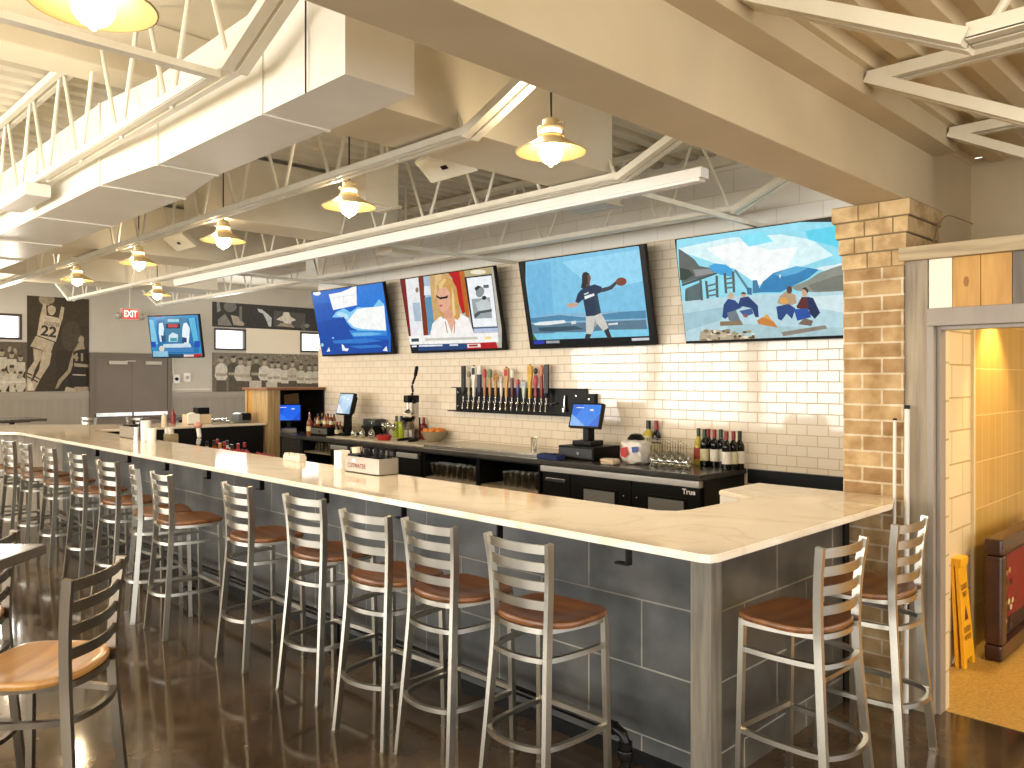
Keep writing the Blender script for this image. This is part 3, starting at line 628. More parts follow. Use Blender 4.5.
top = [(-1.48, 2.45), (-1.474, 4.11), (-1.56, 4.375), (-2.33, 4.375), (-2.33, 3.935), (-2.07, 3.81), (-2.085, 3.26), (-2.11, 3.18), (-2.18, 3.13), (-3.2, 3.12), (-6.5, 3.12), (-10.15, 3.16), (-10.28, 3.26), (-10.24, 5.395), (-11.12, 5.395), (-11.2, 3.95), (-12.3, 2.75), (-11.35, 1.72), (-10.50, 2.42), (-10.38, 2.45)]
b = B()
rnd = [(-1.48 - .05, 2.45), (-1.48 - .015, 2.465), (-1.48, 2.50)]
b.prism(rnd + top[1:], 1.07, 1.10, None, .005)
tag(obj('bar_counter', b, M_quartz), 'long cream quartz bar counter with a glossy top', 'counter')
b = B(); b.prism([(-2.328, 3.94), (-2.075, 3.822), (-2.075, 4.37), (-2.328, 4.37)], .55, 1.069, None, .002); tag(obj('end_cabinet', b, mat('white_cabinet', '#ece6da', .35)), 'white cabinet under the widened end of the bar counter', 'cabinet')
for i, x in enumerate((-1.93, -2.67, -3.40, -4.155, -4.95, -5.76, -6.53, -7.36, -8.19)):
    b = B(); b.box(x - .005, x + .005, 2.56, 2.592, .98, 1.069); b.box(x - .06, x + .06, 2.56, 2.592, 1.063, 1.069); b.box(x - .06, x + .005, 2.56, 2.592, .974, .982)
    tag(obj('bag_hook', b, M_black), 'small black hook under the counter edge, %s from the near corner' % ('first', 'second', 'third', 'fourth', 'fifth', 'sixth', 'seventh', 'eighth', 'ninth')[i], 'hook', 'hooks under the bar counter')
r = thing('foot_rail', 'black iron pipe foot rail along the bar front', 'foot rail', (0, 2.74, 0))
b = B(); b.tube([(-2.13, 0, .215), (-10.3, 0, .215)], .021, 12); obj('pipe', b, M_pipe, r)
for x in (-2.07, -4.3, -6.5, -8.7):
    b = B(); e = x if x < -3 else -2.07
    if x > -3: b.tube([(-2.15, 0, .215), (-2.12, 0, .215), (-2.085, 0, .203), (-2.07, 0, .17), (-2.07, 0, 0)], .022, 12); b.lathe([(.032, .10), (.034, .105), (.034, .135), (.032, .14)], 14, (-2.07, 0, 0)); b.tube([(-2.155, 0, .215), (-2.125, 0, .215)], .029, 12); b.tube([(-2.07, 0, .175), (-2.07, 0, .145)], .029, 12)
    else: b.tube([(x, 0, .215), (x, 0, 0)], .02, 10); b.tube([(x - .04, 0, .215), (x + .04, 0, .215)], .028, 12)
    b.lathe([(0, 0), (.05, 0), (.05, .012), (.03, .014)], 16, (e, 0, 0)); obj('pipe_leg', b, M_pipe, r)

# ------------------------------------------------------------------ bar stools
def stool_seat():
    pts = []
    for i in range(48):
        a = 2 * math.pi * i / 48; c, s = math.cos(a), math.sin(a); n = 5.0 if s > 0 else 2.4
        pts.append(((.212 if s > 0 else .212) * math.copysign(abs(c) ** (2 / n), c), .02 + (.205 if s > 0 else .170) * math.copysign(abs(s) ** (2 / n), s)))
    b2 = bmesh.new(); rings = []
    for sc, z in ((.90, .738), (.975, .740), (1, .748), (1, .757), (.98, .764), (.88, .766), (.6, .758), (.3, .754)):
        rings.append([b2.verts.new((x * sc, .02 + (y - .02) * sc, z)) for x, y in pts])
    for a, c in zip(rings, rings[1:]):
        for i in range(48): b2.faces.new((a[i], a[(i + 1) % 48], c[(i + 1) % 48], c[i]))
    b2.faces.new(rings[0][::-1]); b2.faces.new(rings[-1])
    b = B(); b.merge(b2); return b
def make_stool(label, ms=M_steel, mw=M_seat, group='bar stools'):
    r = thing('bar_stool', label, 'bar stool', group=group)
    obj('seat', stool_seat(), mw, r)
    rear = lambda s: spl([(s * .178, -.180, 0), (s * .160, -.152, .34), (s * .146, -.130, .64), (s * .147, -.126, .78), (s * .157, -.132, .94), (s * .170, -.148, 1.08)], 4)
    def ry(z):
        t = [(-.180, 0), (-.152, .34), (-.130, .64), (-.126, .78), (-.132, .94), (-.148, 1.08)]
        for (ya, za), (yb_, zb_) in zip(t, t[1:]):
            if za <= z <= zb_: return ya + (yb_ - ya) * (z - za) / (zb_ - za)
        return -.148
    for s in (-1, 1):
        b = B(); b.bar(rear(s), .021, .032, up=(0, 1, 0)); b.box(s * .178 - .012, s * .178 + .012, -.198, -.164, 0, .012); obj('leg', b, ms, r)
        b = B(); b.bar([(s * .190, .20, 0), (s * .180, .185, .742)], .024, .024, up=(0, 1, 0)); b.box(s * .190 - .014, s * .190 + .014, .186, .214, 0, .012); obj('leg', b, ms, r)
    for z in (.832, .908, .983, 1.055):
        b = B(); n = 12; y0 = ry(z)
        tl = .38
        hw = .147 + .023 * (z - .78) / .31
        pr = [(-hw + 2 * hw * i / n, y0 - .032 * (1 - (2 * i / n - 1) ** 2), z) for i in range(n + 1)]
        b.sweep(pr, [(-.0035, -.0185), (.0035, -.0185), (.0035, .0185), (-.0035, .0185)], up=(0, -.08, 1)); obj('slat', b, ms, r)
    def U(z, yf_, wf, yr, wr, back):
        return spl([(-wf, yf_, z), (-(wf + wr) / 2 - .012, (yf_ + yr) / 2, z), (-wr, yr, z), (-wr * .62, yr - back * .75, z), (0, yr - back, z), (wr * .62, yr - back * .75, z), (wr, yr, z), ((wf + wr) / 2 + .012, (yf_ + yr) / 2, z), (wf, yf_, z)], 5)
    b = B(); b.bar(U(.727, .185, .182, -.10, .128, .045) + [Vector((-.182, .185, .727))], .022, .022); obj('seat_frame', b, ms, r)
    b = B(); b.bar(U(.618, .187, .181, -.115, .146, .050), .020, .020); obj('support_ring', b, ms, r)
    b = B(); b.bar(U(.285, .195, .186, -.135, .162, .070), .020, .020); b.bar([(-.186, .195, .30), (.186, .195, .30)], .022, .022); obj('foot_ring', b, ms, r)
    return r
ORD = ['first', 'second', 'third', 'fourth', 'fifth', 'sixth', 'seventh', 'eighth', 'ninth', 'tenth', 'eleventh', 'twelfth', 'thirteenth']
ZB = 1.08
def stool_at(l, r, ang=None):
    a, c = at_z(*l, ZB), at_z(*r, ZB); m = (a + c) / 2; g = math.atan2(c.y - a.y, c.x - a.x) if ang is None else R(ang)
    return (m.x - math.sin(g) * .148, m.y + math.cos(g) * .148, 0), g
tops = [((485, 532), (552, 545), 1), ((405, 519), (453, 525.5), 1), ((334.5, 509.7), (396, 515.5), 5), ((284, 493.7), (324, 499), 5), ((221.5, 481), (252, 487.5), 0), ((151, 471), (170, 475), -2), ((131, 465), (137.5, 469), -13), ((94.5, 459), (120, 462), 5), ((68.5, 452), (84.6, 454.6), 3), ((40, 446), (56, 448.6), 2), ((19.5, 442), (29.4, 444), 0), ((1.3, 439.5), (15, 441), 4), ((-19, 436.5), (-7, 438), 0)]
proto = None
for i, (l_, r_, a) in enumerate(tops):
    loc, a = stool_at(l_, r_, a)
    lb = 'silver ladder back bar stool with brown seat, %s from near corner along bar front' % ORD[i]
    if proto is None: proto = make_stool(lb, group='stools along the bar front'); proto.location = loc; proto.rotation_euler = (0, 0, a)
    else: dup(proto, loc, a, lb)
s2 = make_stool('bar stool at the short end of the bar, nearer the corner post', group='stools at the end of the bar')
loc, a = stool_at((821, 547), (864, 537), 85); s2.location = loc; s2.rotation_euler = (0, 0, a)
dup(s2, (-1.435, 3.82, 0), R(88), 'bar stool at the short end of the bar, beside the brick pillar')
loc, a = stool_at((68, 580), (122, 556))
s3 = make_stool('honey seated bar stool with bronze frame in the bottom left corner', M_steel_dark, M_seat2, 'stools at the near table')
s3.location = loc; s3.rotation_euler = (0, 0, a)
p2 = at_z(15, 530, ZB); a2 = a + R(6); c = p2 - Vector((math.cos(a2) * .17, math.sin(a2) * .17, 0))
dup(s3, (c.x - math.sin(a2) * .148, c.y + math.cos(a2) * .148, 0), a2, 'bronze framed bar stool behind the near table, cut by the left edge')
def table(loc, rz, label, w=.76, d=.76):
    r = thing('pub_table', label, 'table', loc, rz, 'tall square tables')
    b = B(); b.box(-w / 2, w / 2, -d / 2, d / 2, 1.03, 1.07, bev=.006); obj('table_top', b, mat('dark_table_top', '#4c4236', .25), r)
    b = B(); b.tube([(0, 0, .02), (0, 0, 1.03)], .038, 16); obj('pedestal', b, M_black, r)
    b = B(); b.box(-.28, .28, -.035, .035, 0, .03, bev=.006); b.box(-.035, .035, -.28, .28, 0, .03, bev=.006); obj('foot', b, M_black, r)
    b = B(); b.box(-.2, .2, -.2, .2, 1.012, 1.03); obj('top_plate', b, M_black, r, False)
    return r
p = at_z(47, 543.5, 1.07); fw = Vector((-SN, CS, 0)); rt = Vector((CS, SN, 0)); c = p - fw * .38 - rt * .38
tb = table((c.x, c.y, 0), YAW, 'near tall table with a dark top at the left edge')
dup(tb, (-14.7, 3.35, 0), .1, 'far dark topped table under the cheering players mural'); dup(tb, (-13.6, 5.6, 0), 0, 'far table in front of the brown double door')
st = dup(s2, (-14.0, 4.15, 0), R(200), 'far pale stool under the ballplayer mural'); st['group'] = 'stools by the far wall'
st = dup(s2, (-13.6, 4.95, 0), R(20), 'far pale stool beside the table by the double door'); st['group'] = 'stools by the far wall'
# ------------------------------------------------------------------ televisions
def tv(label, xl, xr, polys, inset=(.012, .012, .012, .03), yb_=6.235, yt=6.05, zb=2.03, zt=2.955):
    P = Vector(((xl + xr) / 2, yb_, zb)); u = Vector((1, 0, 0)); v = Vector((0, yt - yb_, zt - zb)); H = v.length; v.normalize(); n = u.cross(v); W = xr - xl
    r = thing('television', label, 'television', P, 0, 'televisions on the tile wall')
    M = frame_M((0, 0, 0), u, v); MW = Matrix.Translation(P) @ M
    b = B(); b.box(-W / 2, W / 2, 0, H, -.05, 0, bev=.004, M=M); obj('casing', b, M_black, r)
    l, rr, t, bt = inset; sc = (-W / 2 + l, W / 2 - rr, bt, H - t)
    PP = [('#05070a', rect(sc[0], sc[2], sc[1], sc[3]))]; inv = MW.inverted()
    for col, pts in polys:
        PP.append((col, [tuple((inv @ at_plane(px, py, P, n))[:2]) for px, py in pts]))
    picture('screen', PP, M, r, M_screen, clip=sc)
    b = B(); yw = YW - P.y - .012
    b.box(-.16, .16, yw - .02, yw, H * .25, H * .7); b.bar([(0, yw - .03, H * .62), (0, yt - yb_ + .11, H * .74)], .08, .05); b.bar([(0, yw - .01, H * .3), (0, yt - yb_ + .19, H * .3)], .08, .04); obj('wall_bracket', b, M_black, r)
    return r
q = lambda pts: cz(310, 260, 7.68, pts)
P = [('#0f63c4', q(rect(0, 100, 620, 740))), ('#1d78d6', q([(370, 180), (560, 150), (580, 380), (360, 350)])), ('#0e55b4', q([(40, 330), (200, 330), (190, 450), (40, 500)])),
     ('#7fc6ee', q([(170, 440), (200, 400), (260, 370), (310, 400), (370, 360), (480, 370), (530, 300), (570, 340), (590, 560), (300, 560), (260, 440)])),
     ('#f4f7f4', q([(290, 470), (320, 430), (360, 380), (430, 365), (510, 360), (570, 350), (585, 540), (400, 530), (340, 515)])), ('#b7e0f2', q([(200, 420), (230, 395), (290, 420), (300, 460), (250, 440)])),
     ('#0b49a6', q([(60, 480), (190, 450), (262, 436), (285, 480), (320, 520), (380, 545), (300, 640), (60, 650)])), ('#2f86d8', q([(300, 540), (590, 545), (590, 580), (330, 590)])), ('#6fb6e6', q([(320, 560), (470, 555), (560, 565), (470, 580), (340, 585)])),
     ('#0d47a0', q(rect(50, 610, 605, 720))), ('#2c77cc', q([(170, 620), (420, 600), (560, 620), (400, 640), (190, 640)])), ('#2c77cc', q([(300, 660), (520, 650), (560, 668), (380, 680)])),
     ('#f5f6f4', q([(146, 264), (240, 246), (300, 222), (357, 190), (362, 346), (180, 384)])), ('#dbe2ea', q([(250, 275), (262, 272), (268, 330), (256, 332)])), ('#dbe2ea', q([(165, 290), (340, 262), (341, 270), (166, 298)])), ('#e9edf0', q(ell(55, 256, 30, 17))),
     ('#e9f1f5', q([(245, 645), (262, 655), (270, 675), (300, 680), (290, 700), (250, 695)])), ('#e0eef5', q([(130, 705), (148, 668), (158, 700)])), ('#8bd0ec', q(ell(97, 652, 10, 13))), ('#e9f1f5', q([(560, 695), (590, 660), (598, 700)])), ('#8bd0ec', q(ell(180, 598, 8, 6)))]
tv('television showing a white flag above a breaking ocean wave', -10.17, -8.43, P)
q = lambda pts: cz(395, 260, 7.68, pts)
P = [('#b9b3a6', q(rect(20, 40, 820, 700))), ('#7a1416', q([(40, 130), (78, 125), (125, 600), (90, 600)])), ('#e6e6e8', q([(78, 130), (180, 120), (220, 590), (125, 600)])), ('#a9bccb', q([(135, 330), (190, 325), (205, 470), (150, 470)])), ('#86776b', q(ell(170, 230, 12, 20))),
     ('#7c2c14', q([(178, 120), (218, 118), (258, 575), (222, 580)])), ('#a9c0d2', q([(218, 120), (270, 115), (300, 560), (258, 575)])), ('#5c8fae', q([(228, 290), (285, 280), (300, 480), (262, 580), (250, 480)])), ('#dfe6ea', q(rect(225, 200, 280, 270))),
     ('#caa36a', q([(262, 112), (420, 92), (470, 480), (300, 470)])), ('#dcb982', q([(310, 105), (360, 100), (350, 200), (300, 300)])), ('#b90f14', q([(405, 95), (500, 82), (545, 400), (520, 415), (480, 300), (440, 140)])), ('#b8651c', q([(495, 82), (540, 76), (575, 440), (545, 430)])),
     ('#b7a778', q([(530, 76), (745, 50), (748, 110), (540, 128)])), ('#e9e2c8', q(ell(640, 92, 60, 18))), ('#1b1b1d', q([(535, 132), (745, 106), (795, 540), (600, 560)])), ('#edf0f2', q([(552, 140), (742, 118), (788, 510), (605, 515)])), ('#9aa3a6', q([(590, 300), (730, 285), (750, 445), (610, 450)])), ('#c3c9ca', q([(620, 330), (700, 290), (740, 340), (735, 380), (640, 390)])),
     ('#8b8f8f', q(ell(655, 245, 32, 42, rot=.3))), ('#2c2d2f', q([(612, 215), (640, 195), (668, 205), (650, 215), (625, 240)])), ('#2c2d2f', q(ell(688, 290, 18, 16))), ('#5b6163', q([(680, 192), (722, 188), (724, 212), (684, 216)])), ('#4d5557', q([(610, 420), (640, 395), (745, 375), (748, 395), (660, 410), (620, 448)])), ('#56627a', q([(605, 515), (790, 508), (792, 520), (606, 528)])), ('#b6c1dd', q([(606, 528), (792, 520), (796, 552), (612, 560)])),
     ('#f3efe9', q([(275, 580), (290, 490), (340, 440), (420, 410), (500, 405), (570, 450), (610, 560), (610, 600), (280, 600)])),
     ('#c89a52', q([(325, 200), (345, 160), (395, 132), (440, 150), (475, 210), (495, 330), (505, 430), (485, 460), (440, 440), (370, 450), (350, 400), (335, 300)])), ('#e0bf7e', q([(340, 180), (380, 140), (400, 150), (360, 220), (345, 300)])), ('#eac98c', q([(440, 200), (455, 260), (470, 420), (450, 440), (440, 320)])),
     ('#e0a98c', q([(330, 265), (345, 215), (395, 205), (425, 250), (430, 340), (405, 410), (360, 400), (340, 360), (332, 310)])), ('#d79c80', q([(385, 390), (440, 380), (450, 450), (410, 470), (380, 440)])), ('#e0a98c', q([(400, 450), (470, 440), (440, 560)])),
     ('#1c1416', q([(318, 268), (350, 285), (385, 280), (412, 270), (408, 292), (375, 298), (350, 302), (325, 285)])), ('#b2544c', q([(345, 345), (370, 342), (366, 356), (348, 358)])), ('#a9665a', q([(388, 470), (394, 470), (410, 560), (404, 560)])), ('#a9665a', q([(462, 470), (468, 470), (462, 560), (456, 560)])),
     ('#f2f1ec', q([(100, 585), (795, 555), (800, 630), (108, 650)])), ('#1d3f74', q([(108, 650), (555, 638), (560, 690), (112, 705)])), ('#0c1524', q([(108, 650), (180, 648), (185, 703), (112, 705)])), ('#b4151c', q([(555, 638), (780, 628), (800, 685), (560, 692)])), ('#f1e7e4', q([(560, 645), (660, 641), (664, 668), (562, 672)])), ('#a5281f', q([(572, 650), (640, 647), (642, 662), (574, 665)])),
     ('#26424e', q([(130, 603), (188, 600), (190, 625), (133, 628)])), ('#c9c6ba', q([(235, 600), (640, 588), (642, 608), (238, 620)])), ('#ecd489', q(ell(720, 597, 26, 12))), ('#dfe4ea', q([(190, 652), (370, 647), (371, 660), (191, 665)])), ('#dfe4ea', q([(425, 646), (490, 644), (491, 657), (426, 659)])), ('#e4e8ee', q([(135, 656), (172, 654), (173, 667), (137, 669)]))]
tv('television showing a blonde woman in glasses being interviewed', -8.07, -6.37, P)
q = lambda pts: cz(510, 240, 6.4, pts)
P = [('#79bfe0', q(rect(100, 40, 890, 640))), ('#8fd0ec', q([(330, 140), (840, 60), (860, 260), (560, 330)])), ('#6eb4da', q([(105, 160), (260, 140), (280, 480), (130, 500)])), ('#86b4cf', q([(100, 500), (300, 470), (500, 465), (860, 450), (870, 520), (120, 560)])), ('#4c86a8', q([(130, 500), (320, 480), (470, 495), (700, 460), (870, 450), (872, 500), (130, 530)])), ('#58788c', q([(130, 540), (870, 510), (880, 575), (140, 600)])),
     ('#dfe7e6', q([(150, 535), (190, 525), (240, 520), (350, 512), (360, 530), (240, 545), (160, 545)])), ('#cfdad9', q([(390, 520), (420, 516), (425, 535), (395, 540)])), ('#dfe7e6', q([(630, 535), (690, 528), (692, 540), (632, 545)])), ('#34505e', q([(180, 560), (420, 550), (480, 570), (300, 585), (190, 585)])), ('#7cc8e2', q([(180, 620), (300, 590), (480, 590), (620, 575), (880, 570), (885, 640), (180, 645)])), ('#3c6a35', q([(135, 570), (150, 600), (175, 640), (135, 640)])),
     ('#0a0d12', q([(120, 642), (930, 612), (930, 700), (120, 710)])), ('#2738a8', q([(140, 645), (222, 641), (224, 664), (142, 668)])), ('#9aa0a4', q([(232, 645), (318, 643), (319, 659), (234, 661)])), ('#c9cdd0', q([(780, 628), (892, 624), (893, 640), (782, 645)])),
     ('#241a1a', q([(462, 230), (470, 208), (490, 203), (508, 215), (512, 260), (505, 300), (485, 320), (455, 305), (463, 270)])), ('#6b4a3a', q([(498, 225), (512, 222), (520, 245), (512, 275), (500, 275)])), ('#5c4034', q([(490, 280), (512, 275), (515, 300), (490, 305)])),
     ('#1b2f4c', q([(455, 320), (490, 300), (545, 283), (590, 300), (585, 335), (560, 345), (585, 465), (545, 485), (490, 488), (470, 380), (440, 405), (420, 395), (435, 345)])), ('#24404f', q([(545, 350), (562, 345), (585, 465), (555, 480)])), ('#e6ebee', q([(478, 360), (540, 340), (543, 356), (482, 380)])), ('#d5dce0', q([(475, 345), (505, 332), (507, 339), (478, 352)])),
     ('#3a3a44', q([(582, 310), (640, 295), (680, 262), (692, 275), (655, 315), (600, 333), (582, 334)])), ('#7a3f2a', q(ell(714, 266, 35, 27, rot=-.1))), ('#c8a08a', q([(440, 402), (415, 400), (380, 408), (362, 402), (370, 425), (400, 434), (432, 425)])),
     ('#c9c6be', q([(488, 488), (545, 484), (585, 467), (610, 510), (632, 560), (600, 582), (565, 540), (545, 520), (540, 570), (525, 602), (490, 600)])), ('#a9a69f', q([(548, 500), (560, 540), (545, 560)])), ('#33302e', q([(490, 600), (525, 602), (510, 636), (480, 636)])), ('#33302e', q([(604, 580), (632, 565), (655, 625), (630, 632)]))]
tv('television showing a player in a dark shirt throwing a football', -5.99, -4.36, P, inset=(.07, .06, .012, .03))
q = lambda pts: cz(675, 215, 5.69, pts)
P = [('#8fd8ea', q(rect(10, 40, 1000, 750))), ('#d6f0f2', q([(20, 190), (300, 130), (600, 110), (780, 140), (900, 230), (620, 330), (300, 300), (40, 210)])), ('#f2f7f5', q([(180, 190), (360, 150), (540, 200), (700, 180), (640, 300), (480, 400), (300, 280)])), ('#57cfe8', q([(740, 90), (990, 50), (990, 200), (760, 140)])), ('#7fdcee', q([(360, 120), (500, 90), (560, 150), (420, 180)])),
     ('#2e7fb4', q([(470, 440), (500, 380), (560, 330), (640, 305), (690, 290), (760, 300), (820, 310), (760, 360), (600, 440)])), ('#57a9d2', q([(560, 340), (640, 305), (690, 290), (760, 300), (700, 330), (620, 350)])), ('#d5ecf2', q([(590, 345), (604, 335), (600, 362)])), ('#ddecee', q([(800, 305), (850, 290), (900, 285), (960, 270), (960, 300), (860, 320)])), ('#8a8d80', q([(660, 410), (760, 370), (820, 330), (900, 300), (1000, 270), (1000, 440), (800, 440), (690, 430)])), ('#75786c', q([(760, 400), (900, 350), (1000, 330), (1000, 430), (790, 435)])),
     ('#b5d4dc', q([(40, 490), (250, 470), (480, 450), (700, 445), (1000, 430), (1000, 750), (50, 750)])), ('#9ec2cc', q([(50, 560), (300, 520), (260, 600), (60, 660)])), ('#cfe3e6', q([(700, 470), (980, 450), (980, 560), (760, 520)])), ('#a9c7cc', q([(300, 610), (700, 640), (960, 640), (960, 720), (300, 720)])),
     ('#5c5f5c', q([(22, 190), (60, 215), (110, 250), (140, 290), (200, 300), (230, 330), (40, 390), (25, 300)])), ('#2b3d33', q([(28, 300), (80, 310), (110, 340), (60, 370), (30, 370)])), ('#8a8d8c', q([(105, 310), (200, 305), (225, 330), (120, 350)])), ('#3f4f4f', q([(40, 392), (240, 325), (242, 335), (150, 368), (44, 405)])),
     ('#3aa0d8', q([(195, 290), (230, 275), (290, 282), (330, 310), (330, 350), (260, 340), (210, 315)])), ('#56686a', q([(60, 420), (140, 385), (160, 480), (70, 490)]))]
for (x0_, y0_, x1_, y1_) in ((140, 370, 162, 485), (172, 375, 196, 475), (232, 345, 250, 468), (278, 330, 300, 445), (326, 320, 345, 440), (60, 430, 74, 490)): P.append(('#4a5a5a', q([(x0_, y0_), (x0_ + 14, y0_), (x1_, y1_), (x1_ - 14, y1_)])))
for (x0_, y0_, x1_, y1_) in ((180, 400, 240, 385), (185, 430, 245, 415), (190, 455, 248, 445), (285, 360, 335, 350), (290, 385, 338, 378), (292, 410, 340, 405)): P.append(('#5b6b6a', q([(x0_, y0_), (x1_, y1_), (x1_, y1_ + 10), (x0_, y0_ + 10)])))
P += [('#5a7f90', q([(335, 310), (350, 310), (425, 420), (412, 425)])), ('#3f7aa0', q([(445, 370), (470, 370), (490, 440), (445, 445)])), ('#3a6d92', q([(410, 410), (440, 415), (440, 455), (415, 450)])),
      ('#23427a', q([(272, 580), (280, 510), (305, 475), (345, 485), (385, 525), (350, 540), (290, 590)])), ('#c9a98c', q(ell(322, 458, 17, 19))), ('#1e3a6e', q([(360, 520), (375, 470), (420, 462), (475, 515), (480, 580), (460, 580), (440, 530), (395, 520)])), ('#c9a07e', q(ell(395, 452, 15, 14))), ('#3b2c28', q([(375, 445), (392, 436), (412, 446), (395, 450)])), ('#6d7680', q([(300, 555), (350, 540), (380, 610), (310, 600)])), ('#3e5c90', q([(370, 545), (440, 530), (450, 560), (400, 580)])), ('#8b5a52', q(ell(405, 572, 14, 10))),
      ('#8a7458', q([(260, 605), (380, 600), (390, 625), (260, 630)])), ('#e3a24a', q([(510, 620), (505, 585), (525, 560), (550, 590), (548, 620)])), ('#c9803a', q([(470, 600), (500, 580), (560, 600), (590, 640), (480, 620)])),
      ('#b59a7a', q([(585, 500), (600, 460), (640, 430), (690, 455), (695, 500), (650, 520)])), ('#5a3c2e', q(ell(655, 425, 16, 22))), ('#d9a04e', q(ell(625, 485, 24, 18))), ('#24457e', q([(580, 520), (650, 505), (690, 530), (670, 590), (640, 560), (610, 600), (590, 590)])),
      ('#5a2626', q([(695, 520), (725, 465), (770, 465), (770, 540), (700, 530)])), ('#1c2a50', q([(755, 465), (790, 470), (830, 555), (800, 590), (770, 560)])), ('#caa583', q(ell(742, 438, 18, 24))), ('#3a2a24', q([(725, 420), (745, 408), (764, 425), (760, 445), (745, 425)])), ('#2450a0', q([(680, 535), (760, 530), (780, 580), (700, 600)])), ('#7a6656', q([(705, 620), (740, 585), (790, 600), (780, 630)])),
      ('#8d8272', q([(610, 665), (860, 625), (870, 645), (620, 688)])), ('#b3a58c', q([(150, 660), (240, 650), (400, 680), (540, 715), (140, 725)]))]
for i in range(46): P.append((random.choice(['#cbb894', '#8f7a58', '#5e4c34', '#e3dcc8', '#a8946c']), q(ell(160 + random.random() * 300, 655 + random.random() * 65, 6 + random.random() * 16, 5 + random.random() * 6, 7))))
tv('television showing four people around a campfire below mountains', -4.03, -2.40, P, inset=(.008, .008, .008, .025))
# television on the far wall arm
FW = Vector((-SN, CS, 0)); RT = Vector((CS, SN, 0))
pl = FW * 15.07 + RT * (-.4525 * 15.07); pr = FW * 14.6 + RT * (-.389 * 14.6)
u = (pr - pl); W = u.length; u.normalize(); c = (pl + pr) / 2; c.z = 2.49
v = (Vector((0, 0, 1)) + (u.cross(Vector((0, 0, 1)))) * .15).normalized(); n = u.cross(v); H = .80
r = thing('television', 'television on a swing arm by the brown double door, showing football players', 'television', c); M = frame_M((0, 0, 0), u, v)
b = B(); b.box(-W / 2, W / 2, -H / 2, H / 2, -.05, 0, bev=.006, M=M); obj('casing', b, M_black, r)
MW = Matrix.Translation(c) @ M; inv = MW.inverted(); q = lambda pts: cz(140, 305, 12.8, pts)
P = [('#2f8fc4', q(rect(90, 130, 800, 690))), ('#1f6fa8', q([(210, 190), (720, 160), (760, 620), (230, 620)])), ('#7cc4e0', q([(120, 190), (170, 190), (230, 500), (150, 520)])), ('#57b3d8', q([(620, 170), (700, 160), (750, 480), (690, 480)])), ('#3d7ea0', q(rect(320, 160, 600, 480))), ('#9ccfe0', q(rect(355, 180, 500, 215))), ('#1a2c3c', q(rect(330, 238, 515, 300))), ('#c63a40', q(rect(362, 246, 480, 286))),
     ('#dfeef4', q([(245, 235), (290, 225), (310, 300), (300, 370), (320, 470), (260, 470), (240, 360)])), ('#20507c', q([(270, 390), (330, 390), (330, 470), (280, 470)])), ('#e8f2f5', q([(560, 235), (600, 225), (640, 300), (630, 440), (620, 520), (570, 500), (540, 400), (545, 290)])), ('#2a3f78', q([(540, 410), (600, 420), (600, 480), (540, 480)])), ('#d3e6ec', q([(370, 390), (420, 350), (490, 380), (480, 470), (370, 470)])), ('#3f9ab0', q(rect(390, 420, 475, 465))), ('#c6dbe4', q([(300, 500), (640, 490), (660, 540), (300, 550)])),
     ('#3f80b8', q(rect(300, 545, 690, 600))), ('#1c49b4', q(rect(145, 470, 205, 540))), ('#1c49b4', q(rect(700, 460, 770, 540))), ('#d7d2c2', q(ell(280, 560, 35, 40))), ('#8fc0d4', q(rect(170, 590, 360, 660))), ('#24425a', q(rect(370, 625, 560, 665))), ('#b8261f', q([(565, 640), (790, 620), (795, 685), (560, 690)])), ('#e9c9c0', q(rect(565, 635, 690, 662))), ('#aa2a22', q(rect(180, 130, 280, 155)))]
PP = [('#0a1420', rect(-W / 2 + .02, -H / 2 + .02, W / 2 - .02, H / 2 - .02))] + [(col, [tuple((inv @ at_plane(px, py, c, n))[:2]) for px, py in pts]) for col, pts in P]
picture('screen', PP, M, r, M_screen, clip=(-W / 2 + .02, W / 2 - .02, -H / 2 + .02, H / 2 - .02))
b = B(); b.bar([(-.03, .03, 0), (-.5, .35, 0), (XF - c.x + .05, .25, 0)], .05, .08); b.box(XF - c.x + .002, XF - c.x + .032, .1, .4, -.2, .2); obj('swing_arm', b, M_black, r)

# ------------------------------------------------------------------ back bar run
ZT = .94
b = B(); b.box(-10.2, -3.475, 5.58, YW - .003, ZT - .045, ZT, None, .004); tag(obj('back_counter', b, noisy('dark_counter', [(.3, '#3c3a37'), (.7, '#4b4845')], 5, .22)), 'long dark counter top along the tiled wall', 'counter')
b = B(); b.box(-3.44, -1.84, YW - .05, YW - .003, .82, .94); tag(obj('wall_ledge', b, M_bar_black), 'black ledge along the tile wall right of the wine bottles', 'ledge')
b = B(); b.box(-9.2, -7.16, 5.70, 6.25, ZT, ZT + .010, None, .003); tag(obj('bar_mat', b, noisy('pale_mat', [(.3, '#cabfa8'), (.7, '#d6ccb6')], 8, .4)), 'pale service mat under the glasses and juicer', 'mat')
ZTI = ZT - .045
def carcass(b, x0, x1, z0, z1, open_=True, y0=5.62):
    t_ = .02; b.box(x0, x0 + t_, y0, 6.3, z0, z1); b.box(x1 - t_, x1, y0, 6.3, z0, z1); b.box(x0, x1, y0, 6.3, z0, z0 + t_); b.box(x0, x1, y0, 6.3, z1 - t_, z1); b.box(x0, x1, 6.28, 6.3, z0, z1)
r = thing('base_cabinet', 'charcoal cabinet with one door at the left end of the back bar', 'cabinet', (-10.2, 0, 0)); x0, x1 = 0, .51
b = B(); carcass(b, x0, x1, 0, ZTI); obj('body', b, M_char, r, False)
b = B(); b.box(x0 + .005, x1 - .005, 5.60, 5.62, .12, ZTI - .01, bev=.003); d = obj('door', b, M_char, r)
